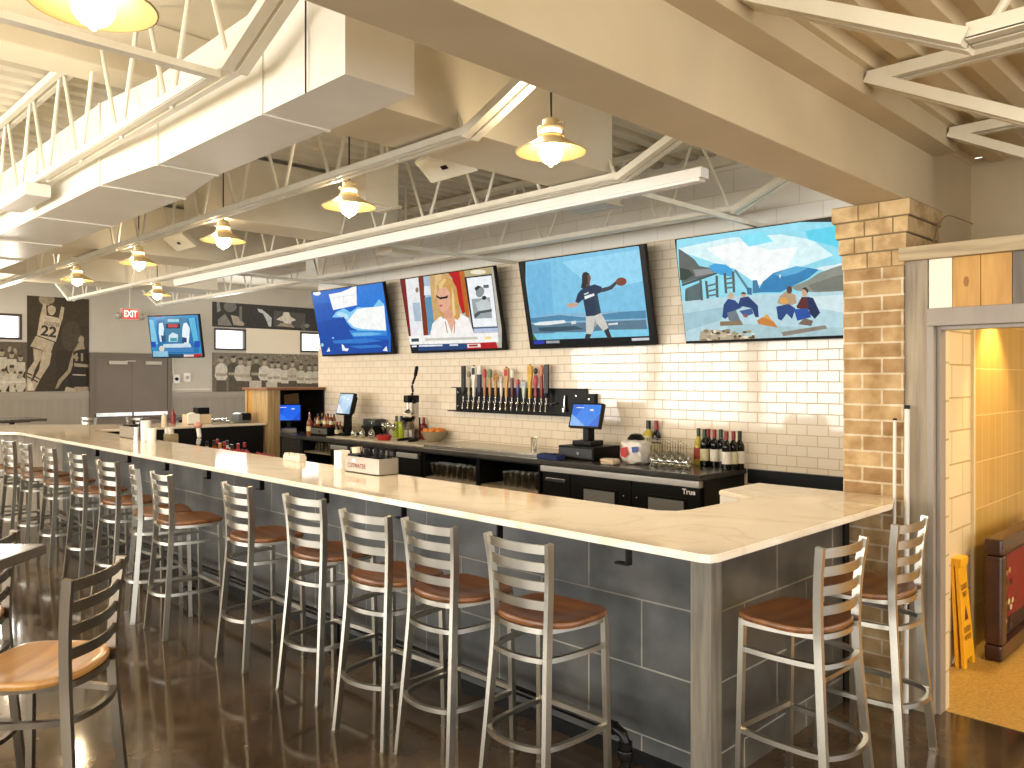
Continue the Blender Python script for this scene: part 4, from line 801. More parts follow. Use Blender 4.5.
b = B(); b.tube([(x1 - .08, 5.60, .72), (x1 - .08, 5.57, .73), (x1 - .08, 5.57, .83), (x1 - .08, 5.60, .84)], .006, 8); obj('handle', b, M_stainless, d)
def shelf_unit(x0, x1, zs, label):
    r = thing('shelf_unit', label, 'shelf', (x0, 0, 0)); b = B(); carcass(b, 0, x1 - x0, 0, ZTI); obj('body', b, M_bar_black, r, False)
    b = B(); b.box(.02, x1 - x0 - .02, 5.64, 6.28, zs - .02, zs, None, .003); obj('shelf_board', b, noisy('shelf_mat', [(.3, '#7b7264'), (.7, '#948a79')], 8, .4), r)
    return r
shelf_unit(-9.68, -8.95, .735, 'open black glass shelf beside the charcoal cabinet')
shelf_unit(-7.06, -6.16, .62, 'open black glass shelf at the left under the steel drip tray')
shelf_unit(-6.15, -5.27, .62, 'open black glass shelf at the right under the steel drip tray')
def drawer_unit(x0, x1, label, n=2):
    r = thing('drawer_cabinet', label, 'cabinet', (x0, 0, 0)); W = x1 - x0; b = B(); carcass(b, 0, W, 0, ZTI); obj('body', b, M_bar_black, r, False)
    for i in range(n):
        a, c = W * i / n + .01, W * (i + 1) / n - .01
        for z0, z1 in ((.62, ZTI - .01), (.13, .61)):
            b = B(); b.box(a, c, 5.595, 5.62, z0, z1, None, .003); dr = obj('drawer', b, M_bar_black, r)
            b = B(); b.box(a + .03, c - .03, 5.570, 5.596, z1 - .075, z1 - .02, None, .005); obj('drawer_pull', b, mat('bright_rail', '#d8d5ce', .42, .85), dr)
    return r
drawer_unit(-8.94, -8.02, 'black drawer cabinet behind the bar caddy, left one')
drawer_unit(-8.01, -7.07, 'black drawer cabinet behind the bar caddy, right one')
r = thing('bottle_cooler', 'black back bar cooler with a steel top rail and two doors', 'cooler', (-5.25, 0, 0)); W = 1.765
b = B(); b.box(0, W, 5.66, 6.3, 0, ZTI, None, .004); obj('body', b, M_black, r)
b = B(); b.box(.01, W - .01, 5.595, 5.66, .832, .886, None, .004); obj('steel_rail', b, mat('bright_rail', '#d8d5ce', .42, .85), r)
for a, c in ((.02, .36), (.37, 1.06), (1.07, W - .02)):
    b = B(); b.box(a, c, 5.62, 5.66, .14, .825, None, .004); d = obj('door', b, M_bar_black, r)
    if a > .3:
        b = B(); m0 = (a + c) / 2 + (.0 if a < 1 else .02); b.box(m0 - .20, m0 + .20, 5.612, 5.622, .40, .735, None, .004); obj('door_frame', b, M_black, d)
        b = B(); b.box(m0 - .175, m0 + .175, 5.606, 5.613, .42, .71); obj('panel', b, mat('grey_panel', '#8f9296', .3, .3), d, False)
        b = B(); b.ball((c - .07 if a < 1 else a + .06, 5.612, .69), .011, None, 2); obj('lock', b, M_stainless, d)
    else:
        b = B(); b.box(a + .05, c - .04, 5.6, 5.622, .74, .775, None, .004); obj('handle', b, M_stainless, d)
b = B(); text_bm('True', .06, frame_M((W - .12, 5.617, .79), (1, 0, 0), (0, 0, 1)), b, None, .125, .002); obj('lettering', b, M_text_white, r, False)
# ------------------------------------------------------------------ wooden station at the end of the back bar
r = thing('server_station', 'tan timber service station with a brown top at the end of the bar', 'cabinet', (-10.9, 5.41, 0))
b = B(); b.box(.57, .67, 0, .10, 0, 1.55, None, .004); obj('post', b, M_tan_wood, r)
b = B(); b.box(0, .06, 0, .06, 0, 1.55, None, .004); obj('post', b, M_tan_wood, r)
for i in range(4):
    b = B(); x0 = .06 + i * .1275; b.box(x0, x0 + .1255, .015, .035, 0, 1.55, None, .002); o = obj('board', b, M_orange_board if i == 0 else M_tan_wood, r)
    if i == 0: o['label'] = 'golden board'
b = B(); b.box(.60, .65, .10, .20, 0, 1.55, None, .003); obj('side_board', b, M_tan_wood, r)
b = B(); b.box(.0, .02, .06, .90, 0, 1.55); b.box(.02, .66, .88, .90, 0, 1.55); b.box(.02, .65, .2, .88, 0, .05); b.box(.62, .65, .2, .88, .05, .90); obj('inner_panel', b, M_black, r, False)
b = B(); b.box(.02, .66, .2, .88, .90, .94, None, .003); obj('shelf', b, MATS['dark_counter'], r)
b = B(); b.box(-.03, .70, -.03, .905, 1.55, 1.585, None, .004); obj('station_top', b, M_brown_wood, r)
def monitor(b, cx, y, z, w, h, tilt, yaw=0):
    return Matrix.Translation((cx, y, z)) @ Matrix.Rotation(yaw, 4, 'Z') @ Matrix.Rotation(-tilt, 4, 'X')
def pos_terminal(loc, rz, label, w=.36, h=.25, base=True, tilt=R(18), cols=('#2f6fd8', '#3f86e8', '#86b6ee'), lift=.23):
    r = thing('pos_terminal', label, 'point of sale terminal', loc, rz, 'point of sale terminals'); T = Matrix.Translation((0, 0, lift)) @ Matrix.Rotation(-tilt, 4, 'X')
    b = B(); b.box(-w / 2, w / 2, -.02, .03, -h / 2, h / 2, None, .01, T); b.box(-w / 2 + .05, w / 2 - .02, .03, .06, -h / 2 + .03, h / 2 - .04, None, .008, T); obj('display_housing', b, M_black, r)
    S = T @ frame_M((0, -.0205, 0), (1, 0, 0), (0, 0, 1)); a, c = w / 2 - .018, h / 2 - .018
    picture('screen', [(cols[0], rect(-a, -c, a, c)), (cols[1], [(-a, -c), (a * .3, -c), (a, c * .2), (a, c), (-a * .2, c)]), (cols[2], [(-a, -c), (a * .1, -c), (-a, c * .1)]), ('#e8f0f8', rect(a * .25, c * .42, a * .5, c * .58)), ('#dfe9f4', rect(-a * .75, c * .66, -a * .2, c * .74))], S, r, M_screen)
    b = B(); b.prism([(-.03, -.02), (.03, -.02), (.05, .06), (-.05, .06)], .05, lift - .04, None, .005); b.box(-.11, .11, -.09, .13, 0, .05, None, .012); obj('stand', b, M_black, r)
    return r
def cash_drawer(loc, label, w=.44, d=.40, h=.13, grey=False):
    r = thing('cash_drawer', label, 'cash drawer', loc, 0, 'cash drawers'); b = B(); b.box(-w / 2, w / 2, 0, d, .008, h, None, .006); obj('body', b, M_black, r)
    b = B(); b.box(-w / 2 + .015, w / 2 - .015, -.008, .004, .025, h - .02, None, .003); f = obj('drawer_front', b, M_char if not grey else mat('grey_drawer', '#6c6a66', .4, .3), r)
    b = B(); b.lathe([(0, 0), (.017, 0), (.017, .012), (0, .012)], 14, M=Matrix.Translation((.04, -.008, h * .5)) @ Matrix.Rotation(R(90), 4, 'X')); obj('lock', b, M_stainless, f)
    b = B()
    for sx in (-1, 1):
        for yy in (.04, d - .04): b.lathe([(0, 0), (.015, 0), (.015, .01), (0, .01)], 8, (sx * (w / 2 - .04), yy, 0))
    obj('foot', b, M_rubber, r); return r
cash_drawer((-4.97, 5.80, ZT), 'black cash drawer under the terminal near the plastic bag')
pos_terminal((-4.96, 5.95, ZT + .13), R(6), 'blue screen terminal on the cash drawer right of the beer taps', lift=.285)
cash_drawer((-9.52, 5.78, ZT), 'grey cash drawer under the terminal at the left of the back bar', .44, .36, .12, True)
pos_terminal((-9.16, 5.98, ZT), R(-4), 'pale blue screen terminal behind the bitters bottles', .38, .30, True, R(14), ('#9cc0de', '#b9d4e8', '#e8eef4'), .43)
p = at_x(288, 410, -10.62)
pos_terminal((-10.60, p.y, ZT), R(62), 'deep blue screen terminal inside the timber station', .36, .26, True, R(12), ('#1552d8', '#1f66ea', '#2c78f0'), .27)
b = B(); b.box(-.005, .0, -.12, .12, -.17, .17, M=Matrix.Rotation(R(6), 4, 'X')); o = tag(obj('notice', b, mat('tan_card', '#b08a5a', .7)), 'tan paper notice pinned inside the timber station', 'paper'); p = at_x(299, 405, -10.84); o.location = (-10.873, min(p.y, 6.15), p.z)
b = B(); b.box(-.14, .14, -.1, .1, 0, .06, None, .01); o = tag(obj('keyboard_box', b, mat('grey_box', '#8f8a80', .5)), 'low grey box below the deep blue terminal in the timber station', 'box'); o.location = (-10.42, 5.80, ZT); o.rotation_euler[2] = R(62)

# ------------------------------------------------------------------ bottles and glasses
PROF = {'wine': [(0, .0), (.034, 0), (.0375, .006), (.0375, .185), (.034, .205), (.020, .228), (.0148, .245), (.0142, .30), (.0155, .302), (.0155, .312), (.013, .315), (0, .315)],
        'burg': [(0, .0), (.036, 0), (.040, .006), (.040, .14), (.034, .175), (.022, .215), (.0148, .25), (.0142, .30), (.0155, .302), (.0155, .312), (0, .315)],
        'spirit': [(0, 0), (.038, 0), (.041, .006), (.041, .17), (.034, .195), (.016, .21), (.014, .265), (.016, .266), (.016, .276), (0, .278)],
        'dash': [(0, 0), (.022, 0), (.024, .004), (.024, .085), (.018, .105), (.010, .118), (.009, .15), (0, .15)]}
def bottle(kind, loc, label, glass, cap=None, lab=None, group=None, s=1.0, caplen=.07, labz=(.06, .14), name='wine_bottle', cat='bottle', pour=False):
    pr = [(r_ * s, z * s) for r_, z in PROF[kind]]; H = pr[-1][1]; r = thing(name, label, cat, loc, 0, group)
    b = B(); b.lathe(pr, 18); obj('bottle_body', b, glass, r)
    if cap:
        b = B(); nr = max(q[0] for q in pr if q[1] > H - caplen * s) ; nr = min(nr, .0175 * s)
        b.lathe([(nr, H - caplen * s), (nr + .0012, H - caplen * s + .001), (nr + .0012, H + .001), (0, H + .002)], 14); obj('cap', b, cap, r)
    if lab:
        b = B(); rr = max(q[0] for q in pr) + .0008; b.lathe([(rr, labz[0] * s), (rr, labz[1] * s)], 24); obj('label_band', b, lab, r)
    if pour:
        b = B(); b.tube([(0, 0, H), (0, 0, H + .03), (.012, 0, H + .07)], .005, 6); obj('pourer', b, M_stainless, r)
    return r
G_dark = mat('dark_wine_glass', '#0c0d0a', .08); G_green = mat('green_glass', '#31421a', .08); G_pale = mat('pale_yellow_glass', '#b9a63e', .08); G_red = mat('red_liquid', '#6e1712', .1); G_amber = mat('amber_liquid', '#8a4a16', .1); G_clear = mat('clear_spirit', '#b9b6aa', .1); G_lime = mat('lime_liquid', '#9aa92c', .1)
K_red = mat('red_foil', '#8a1c1c', .35); K_black = mat('black_foil', '#17130f', .35); K_green = mat('green_foil', '#2e3a1c', .35); K_gold = mat('gold_foil', '#a6843c', .35)
L_white = mat('white_label', '#e4ddcc', .6); L_cream = mat('cream_label', '#d2c79c', .6); L_red = mat('red_label', '#a33a26', .6)
W8 = [(698.5, 6.265, G_pale, K_green, L_red, 'pale green wine bottle with a red label, leftmost by the tile wall', 'burg'), (704.5, 6.19, G_dark, K_green, L_cream, 'dark wine bottle with cream label, second from left by the tile wall', 'wine'),
      (708.5, 6.265, G_dark, K_red, None, 'red capped dark wine bottle behind the cream labelled one', 'wine'), (714.5, 6.205, G_dark, K_red, L_white, 'red capped wine bottle in the middle of the back row', 'wine'), (721.0, 6.265, G_dark, K_green, L_white, 'black capped wine bottle behind the front trio', 'wine'),
      (726.5, 6.075, G_dark, K_red, L_white, 'red capped wine bottle with a big white label, front left of the trio', 'wine'), (733.5, 6.135, G_dark, K_red, L_cream, 'red capped wine bottle in the middle of the front trio', 'wine'), (739.8, 6.20, G_dark, K_black, L_white, 'black capped wine bottle at the right end by the tile wall', 'wine')]
for px, Y, g, k, l, lb, kd in W8:
    p = at_y(px, 460, Y); bottle(kd, (p.x, Y, ZT), lb, g, k, l, 'wine bottles by the tile wall', 1.04, labz=(.05, .15))
p = at_y(648.5, 460, 6.26); bottle('spirit', (p.x, 6.26, ZT), 'tall yellow liqueur bottle behind the plastic bag', G_pale, K_black, L_cream, 'bottles behind the plastic bag', 1.36, .06, (.11, .17))
p = at_y(656.5, 450, 6.27); bottle('wine', (p.x, 6.27, ZT), 'dark wine bottle with a maroon cap behind the inverted glasses', G_dark, K_red, L_cream, 'bottles behind the plastic bag', 1.2, .07)
def wineglass(inv=False, s=1):
    pr = [(.036, 0), (.037, .002), (.006, .006), (.004, .012), (.004, .085), (.012, .094), (.030, .115), (.038, .14), (.036, .17), (.031, .195), (.0295, .195), (.034, .17), (.036, .14), (.028, .117), (.008, .098), (0, .097)]
    if inv: pr = [(r_, .195 - z) for r_, z in pr]
    b = B(); b.lathe([(r_ * s, z * s) for r_, z in pr], 16); return b
wg = None
for k in range(4):
    for i in range(5):
        loc = (-4.12 - .095 * k + .083 * i, 5.87 + .10 * k, ZT)
        if wg is None: wg = tag(obj('wine_glass', wineglass(True, 1.14), M_glass), 'upside down stemmed wine glass in the cluster beside the wine bottles', 'glass', 'inverted wine glasses by the wine bottles'); wg.location = loc
        else: o = wg.copy(); C.objects.link(o); o.location = loc
for i, (px, Y) in enumerate(((354, 5.86), (362, 5.93), (371.5, 5.90))):
    p = at_y(px, 436, Y); o = tag(obj('wine_glass', wineglass(True, 1.15), M_glass), 'large upside down wine glass, %s of three beside the black printer' % ('left', 'middle', 'right')[i], 'glass', 'inverted glasses by the printer'); o.location = (p.x, Y, ZT + .01)
for i in range(5):
    p = at_y(373 + 5.2 * i, 432, 6.19); o = tag(obj('stem_glass', wineglass(False, .95), M_glass), 'upright stemmed glass in the row against the wall behind the red basket', 'glass', 'upright stem glasses at the wall'); o.location = (p.x, 6.19, ZT + .01)
def pint(): 
    b = B(); b.lathe([(0, 0), (.031, 0), (.032, .004), (.042, .148), (.0405, .148), (.030, .012), (0, .012)], 14); return b
pg = pint(); pgm = obj('pint_glass', pg, M_glass2)
tag(pgm, 'clear glass standing alone on the steel drip tray', 'glass'); p = at_y(534, 445, 6.15); pgm.location = (p.x, 6.15, ZT + .034); pgm.scale = (1, 1, .8)
def rowglass(xs, ysd, z, label, group):
    for Y in ysd:
        for x in xs:
            o = pgm.copy(); C.objects.link(o); o.scale = (1, 1, 1); o.location = (x, Y, z); o['label'] = label; o['group'] = group
rowglass([-9.44 + .09 * i for i in range(5)], (5.72, 5.83), .735, 'clear pint glass on the shelf by the charcoal cabinet', 'glasses on the far shelf')
rowglass([-6.98 + .0885 * i for i in range(9)], (5.71, 5.82), .62, 'clear pint glass on the left shelf under the drip tray', 'glasses on the left shelf')
rowglass([-5.82 + .0885 * i for i in range(6)], (5.71, 5.82), .62, 'clear pint glass on the right shelf under the drip tray', 'glasses on the right shelf')
b = B(); b.box(-7.13, -5.32, 5.68, 6.29, ZT, ZT + .03, None, .004); b.box(-7.10, -5.35, 5.71, 6.26, ZT + .03, ZT + .033)
tag(obj('drip_tray', b, M_stainless), 'long stainless drip tray under the beer taps', 'tray')
b = B(); b.box(-.17, .10, 0, .12, 0, .045, None, .012); b.box(-.15, .02, .02, .10, .045, .055, None, .004); o = tag(obj('folded_cloth', b, mat('navy_cloth', '#1d2c5c', .8)), 'navy folded cloth left of the black cash drawer', 'cloth'); o.location = (-5.16, 5.63, ZT)
# plastic bag, towel, black lid
def crumple(sx, sy, sz, amp, seed, sub=4, flat=.0):
    rnd_ = random.Random(seed); b2 = bmesh.new(); bmesh.ops.create_icosphere(b2, subdivisions=sub, radius=1); ph = [(rnd_.uniform(3, 9), rnd_.uniform(3, 9), rnd_.uniform(3, 9), rnd_.uniform(0, 6)) for _ in range(7)]
    for v in b2.verts:
        c = v.co.copy(); n = sum(math.sin(a * c.x + b_ * c.y + d * c.z + e) for a, b_, d, e in ph) / 7
        f = 1 + amp * n; m = max(abs(c.x), abs(c.y), abs(c.z)); q = c * (.45 + .55 / m) ; v.co = Vector((q.x * sx * f, q.y * sy * f, max(-1, q.z * f) * sz + sz))
    b = B(); b.merge(b2); return b
r = thing('plastic_bag', 'white plastic bag with red and blue print beside the cash drawer', 'bag', (-4.36, 5.93, ZT))
b = crumple(.125, .10, .11, .16, 3); obj('bag_body', b, mat('bag_plastic', '#ddd6cc', .3), r)
b = B(); b.lathe([(0, 0), (.035, 0), (.045, .004), (0, .005)], 10); 
b.bm.clear(); b.add([(x, -.112 - .004 * math.sin(9 * x), z) for x, z in ((-.10, .14), (-.02, .16), (.0, .10), (-.04, .06), (-.09, .07))], [(0, 1, 2, 3, 4)]); b.add([(x, -.113, z) for x, z in ((.03, .16), (.10, .17), (.095, .12), (.04, .11))], [(0, 1, 2, 3)], None, mat('bag_blue', '#3b4fa0', .4)); b.mats = [mat('bag_red', '#b8322a', .4)] + b.mats
for f in b.bm.faces: f.material_index = 0
b.bm.faces.ensure_lookup_table(); b.bm.faces[1].material_index = 1
b.mats = [mat('bag_red', '#b8322a', .4), mat('bag_blue', '#3b4fa0', .4)]; obj('bag_print', b, None, r, False)
o = tag(obj('folded_towel', crumple(.085, .06, .028, .14, 9), mat('cream_towel', '#d8c3a8', .9)), 'cream folded towel in front of the plastic bag', 'towel'); p = at_y(610, 461, 5.72); o.location = (p.x, 5.72, ZT)
b = B(); b.lathe([(0, 0), (.075, 0), (.08, .012), (.05, .05), (0, .06)], 18); o = tag(obj('bucket_lid', b, M_black), 'black lid resting on top of the plastic bag', 'lid'); o.location = (-4.39, 5.97, ZT + .215)
# printer, bitters, amber bottles
r = thing('receipt_printer', 'black receipt printer behind the pale blue terminal', 'printer', (-8.80, 6.16, ZT)); b = B(); b.box(-.13, .13, -.10, .12, 0, .15, None, .015); obj('body', b, M_black, r); b = B(); b.box(-.15, .12, -.06, .13, .15, .24, None, .02); obj('cover', b, M_char, r)
bt = [(318, 5.86, G_amber, K_black), (322, 5.93, G_dark, K_gold), (325, 5.85, G_amber, K_red), (328, 5.95, G_amber, K_black), (331, 5.86, G_red, K_gold), (334, 5.93, G_amber, K_black), (337, 5.87, G_dark, K_red), (340, 5.95, G_amber, K_gold)]
for i, (px, Y, g, k) in enumerate(bt):
    p = at_y(px, 425, Y)
    bottle('dash', (p.x, Y, ZT + .12 if -9.74 < p.x < -9.30 and 5.8 < Y < 6.12 else ZT), 'small bitters bottle in the crowd before the pale blue screen', g, k, L_cream, 'bitters bottles', 1.15 if p.x < -9.3 else 1.3, .03, (.03, .07), 'bitters_bottle')
p = at_y(309.5, 430, 5.78); bottle('spirit', (p.x, 5.78, ZT), 'squat amber whiskey bottle with pourer left of the grey cash drawer', G_amber, K_red, L_cream, 'bottles left of the grey drawer', 1.0, .02, (.05, .12), 'liquor_bottle', pour=True)
p = at_y(315, 430, 5.86); bottle('spirit', (p.x, 5.86, ZT), 'red liqueur bottle left of the grey cash drawer', G_red, K_black, L_white, 'bottles left of the grey drawer', .85, .02, (.09, .14), 'liquor_bottle')
# juicer, its neighbours, fruit
r = thing('citrus_press', 'black lever citrus press standing on the back counter', 'juicer', (-7.98, 6.0, ZT + .01)); 
p = at_y(410, 436, 6.0); r.location.x = p.x
b = B(); b.tube([(-.11, -.10, .012), (-.10, .02, .02), (-.05, .07, .03), (.05, .07, .03), (.10, .02, .02), (.11, -.10, .012)], .018, 10); b.box(-.05, .05, .03, .10, .0, .04, None, .01); obj('base', b, M_black, r)
b = B(); b.bar([(0, .08, .03), (0, .08, .50)], .07, .05); b.tube([(0, .08, .30), (0, .02, .32)], .03, 10); obj('column', b, M_stainless, r)
b = B(); b.lathe([(.0, .24), (.04, .24), (.085, .27), (.09, .285), (.09, .292), (.03, .28), (0, .29)], 20, (0, -.03, 0)); obj('cup_ring', b, M_black, r)
b = B(); b.lathe([(.04, .14), (.075, .235), (.08, .24), (.078, .232), (.045, .138)], 18, (0, -.03, 0)); obj('funnel', b, M_stainless, r)
b = B(); b.tube([(0, -.03, .33), (0, -.03, .52)], .014, 10); b.lathe([(.05, .34), (.045, .36), (.02, .385), (0, .39)], 16, (0, -.03, 0)); obj('ram', b, M_stainless, r)
b = B(); b.box(-.045, .045, -.07, .11, .47, .56, None, .015); b.ball((.06, .02, .49), .035, None, 2); obj('gear_head', b, M_black, r)
b = B(); b.tube(spl([(0, .02, .54), (.03, .02, .60), (.02, .02, .68), (.07, .02, .78), (.10, .02, .86)], 5), .014, 10); b.tube([(.08, .02, .80), (.105, .02, .89)], .022, 10); b.ball((.107, .02, .893), .023, None, 2); obj('lever', b, M_black, r)
for i, (px, Y, kd, g, k, lb) in enumerate(((396.5, 6.27, 'spirit', G_lime, K_green, 'lime green bottle, left of the two behind the citrus press'), (401.5, 6.20, 'spirit', G_lime, K_black, 'lime green bottle, right of the two behind the citrus press'), (406.0, 6.25, 'spirit', G_clear, K_green, 'clear bottle with green top behind the citrus press'), (412.5, 6.265, 'spirit', G_clear, K_red, 'clear bottle with red top behind the citrus press'), (419.0, 6.26, 'spirit', G_red, K_black, 'red bottle with black top between the citrus press and the fruit bowl'), (423.8, 6.27, 'spirit', G_red, K_red, 'red bottle with red top behind the fruit bowl'))):
    p = at_y(px, 430, Y); bottle(kd, (p.x, Y, ZT + .01 if Y < 6.21 else ZT), lb, g, k, None, 'bottles around the citrus press', 1.03, .07, name='liquor_bottle')
r = thing('garnish_basket', 'low red plastic basket beside the citrus press', 'basket', (0, 0, ZT + .01)); p = at_y(384, 436, 5.88); r.location = (p.x, 5.88, ZT + .01)
b = B(); b.lathe([(0, 0), (.08, 0), (.10, .05), (.105, .055), (.10, .058), (.09, .045), (.075, .008), (0, .008)], 20, M=Matrix.Diagonal((1.25, .85, 1, 1))); obj('basket', b, mat('red_plastic', '#a8281f', .35), r)
b = B(); rr_ = random.Random(5)
for i in range(14): b.ball((rr_.uniform(-.08, .08), rr_.uniform(-.05, .05), .045 + rr_.uniform(0, .015)), .018, None, 1)
o = obj('cherries', b, mat('cherry_red', '#8f1410', .25), r); o['kind'] = 'stuff'
r = thing('fruit_bowl', 'glass bowl holding oranges on the back counter', 'bowl', (0, 0, ZT)); p = at_y(434, 437, 6.14); bx_ = p.x; r.location = (bx_, 6.14, ZT + .01)
b = B(); b.lathe([(0, 0), (.07, 0), (.075, .006), (.12, .04), (.155, .11), (.162, .13), (.155, .13), (.112, .048), (.07, .014), (0, .012)], 28); obj('bowl', b, mat('smoky_bowl_glass', '#8f8468', .08), r)
M_or = noisy('orange_peel', [(.3, '#d8741a'), (.7, '#e88a24')], 30, .45, bump=.15)
og = None
for i, (dx, dy, dz) in enumerate(((-.10, -.05, .125), (-.03, -.09, .12), (.05, -.08, .125), (.11, -.02, .13), (-.08, .05, .125), (0, .0, .135), (.07, .06, .13), (-.005, .09, .13))):
    if og is None:
        b = B(); b.ball((0, 0, 0), .038, None, 3); og = tag(obj('orange', b, M_or), 'orange piled in the glass fruit bowl', 'orange', 'oranges in the bowl'); o = og
    else: o = og.copy(); C.objects.link(o)
    o.location = (bx_ + dx, 6.14 + dy, ZT + dz + .012)
# ------------------------------------------------------------------ beer taps
r = thing('tap_rack', 'black steel wall channel that carries the beer taps', 'tap rack', (-7.19, 6.3, 1.335))
b = B(); b.box(-.09, 1.94, -.005, .017, 0, .272); b.box(-.14, 2.02, -.10, .017, -.012, 0.0); b.box(-.14, 1.94, -.045, .017, .268, .276); obj('channel', b, M_black, r, False)
b = B(); b.box(1.94, 2.07, -.04, .017, .09, .225, None, .004); obj('end_box', b, M_black, r)
b = B()
for x, z in ((-.055, .05), (-.055, .215), (1.80, .20), (2.0, .17)): b.lathe([(0, 0), (.012, 0), (.012, .006), (0, .008)], 10, M=Matrix.Translation((x, -.006 if x < 1.9 else -.04, z)) @ Matrix.Rotation(R(90), 4, 'X'))
obj('screw', b, M_stainless, r)
b = B(); b.tube([(1.66, -.02, .05), (1.66, -.03, .10), (1.66, -.02, .20)], .012, 8); b.tube([(1.66, -.04, .03), (1.66, -.04, .07)], .02, 8); b.tube([(1.42, -.03, .11), (1.55, -.035, .12)], .010, 8); obj('spare_faucet', b, M_stainless, r)
TH = [('#20281f', '#0f130f', .30, 'slab', 'tall black green'), ('#b9ad92', '#8f8468', .26, 'fig', 'ornate beige'), ('#e9e3d4', '#15120f', .30, 'paddle', 'white with black top'), ('#1d2742', '#e2ddd0', .30, 'slab', 'dark navy and white'), ('#b4744a', '#b6402c', .27, 'round', 'orange brown with red top'), ('#b98a55', '#6d7f5a', .27, 'round', 'tan with green grey top'),
      ('#c08a48', '#d09a58', .25, 'ring', 'amber with a ring'), ('#e4dccb', '#cfc6b0', .20, 'round', 'thin white'), ('#c79b62', '#b02a24', .28, 'paddle', 'tan with red top'), ('#6a2a2c', '#e8e2d4', .27, 'round', 'white ball topped dark red'), ('#4c3f7a', '#c24a52', .17, 'round', 'small purple'), ('#b9c6b2', '#9fb0c4', .15, 'paddle', 'pale green square'),
      ('#d2a636', '#c8942a', .30, 'paddle', 'yellow'), ('#b8484a', '#3c4136', .29, 'fig', 'red with dark top'), ('#8a2a22', '#c47a52', .30, 'round', 'slim brick red'), ('#1a1512', '#2a221c', .30, 'slab', 'large black')]
PXT = [463.5, 468.9, 474, 479.4, 484.6, 490, 495.7, 501.3, 506.5, 512.2, 518, 524, 530, 535.6, 541.6, 546.6]
for i, (c1, c2, h, sh, nm) in enumerate(TH):
    X = at_y(PXT[i], 395, 6.235).x
    r = thing('beer_tap', '%s beer tap handle, %s from the left on the wall rack' % (nm, (ORD + ['fourteenth', 'fifteenth', 'sixteenth'])[i]), 'beer tap', (X, 6.235, 1.47), 0, 'beer taps on the rack')
    b = B(); b.lathe([(0, 0), (.018, 0), (.02, .006), (.02, .01), (.011, .014), (.011, .05)], 12, M=Matrix.Translation((0, .058, -.03)) @ Matrix.Rotation(R(90), 4, 'X')); b.tube([(0, .02, -.03), (0, -.01, -.045), (0, -.025, -.11)], .0085, 8); b.tube([(0, 0, -.03), (0, -.005, .03)], .010, 8); b.lathe([(.014, .02), (.016, .026), (.014, .034), (.008, .04)], 10); obj('faucet', b, M_stainless, r)
    m1_, m2_ = mat('tap_%d_a' % i, c1, .35), mat('tap_%d_b' % i, c2, .35); b = B(); h *= 1.17; z0 = .036; zt = z0 + h
    if sh == 'slab': b.prism([(-.028, -.012), (.028, -.012), (.028, .012), (-.028, .012)], z0 + .05, zt, None, .004); b.lathe([(.008, z0), (.016, z0 + .03), (.02, z0 + .055)], 12)
    elif sh == 'paddle': b.add([(x, y, z) for y in (-.012, .012) for x, z in ((-.012, z0), (.012, z0), (.020, z0 + h * .5), (.034, z0 + h * .68), (.034, zt - .01), (.0, zt), (-.034, zt - .01), (-.034, z0 + h * .68), (-.020, z0 + h * .5))], [tuple(range(9)), tuple(range(17, 8, -1))] + [(k, (k + 1) % 9, 9 + (k + 1) % 9, 9 + k) for k in range(9)])
    elif sh == 'ring': b.lathe([(.010, z0), (.016, z0 + .05), (.018, z0 + h * .5), (.012, z0 + h * .6)], 12); b.tube([(.036 * math.cos(a_), 0, z0 + h * .75 + .042 * math.sin(a_)) for a_ in [2 * math.pi * k / 16 for k in range(16)]], .012, 8, closed=True); b.ball((0, 0, z0 + h * .75), .02, None, 2)
    elif sh == 'fig': b.lathe([(.009, z0), (.018, z0 + .04), (.013, z0 + h * .3), (.028, z0 + h * .45), (.03, z0 + h * .6), (.016, z0 + h * .72)], 12); b.tube([(-.03, 0, z0 + h * .5), (-.01, 0, z0 + h * .64), (.01, 0, z0 + h * .64), (.03, 0, z0 + h * .5)], .009, 8)
    else: b.lathe([(.009, z0), (.015, z0 + .04), (.019, z0 + h * .4), (.016, z0 + h * .7)], 14)
    obj('tap_handle', b, m1_, r)
    b = B()
    if sh == 'slab': b.box(-.029, .029, -.013, .013, zt - h * .28, zt + .006, None, .004)
    elif sh == 'paddle': b.box(-.026, .026, -.0135, -.011, z0 + h * .72, zt - .02, None, .0005); b.ball((0, 0, zt), .014, None, 2)
    elif sh == 'fig': b.ball((0, 0, z0 + h * .85), .026, None, 2, (1, .9, 1.35))
    else: b.lathe([(.0165, z0 + h * .68), (.024, z0 + h * .74), (.024, zt - .02), (.014, zt), (0, zt)], 14) if sh != 'ring' else b.ball((0, -.0, zt), .012, None, 2)
    obj('handle_top', b, m2_, r)
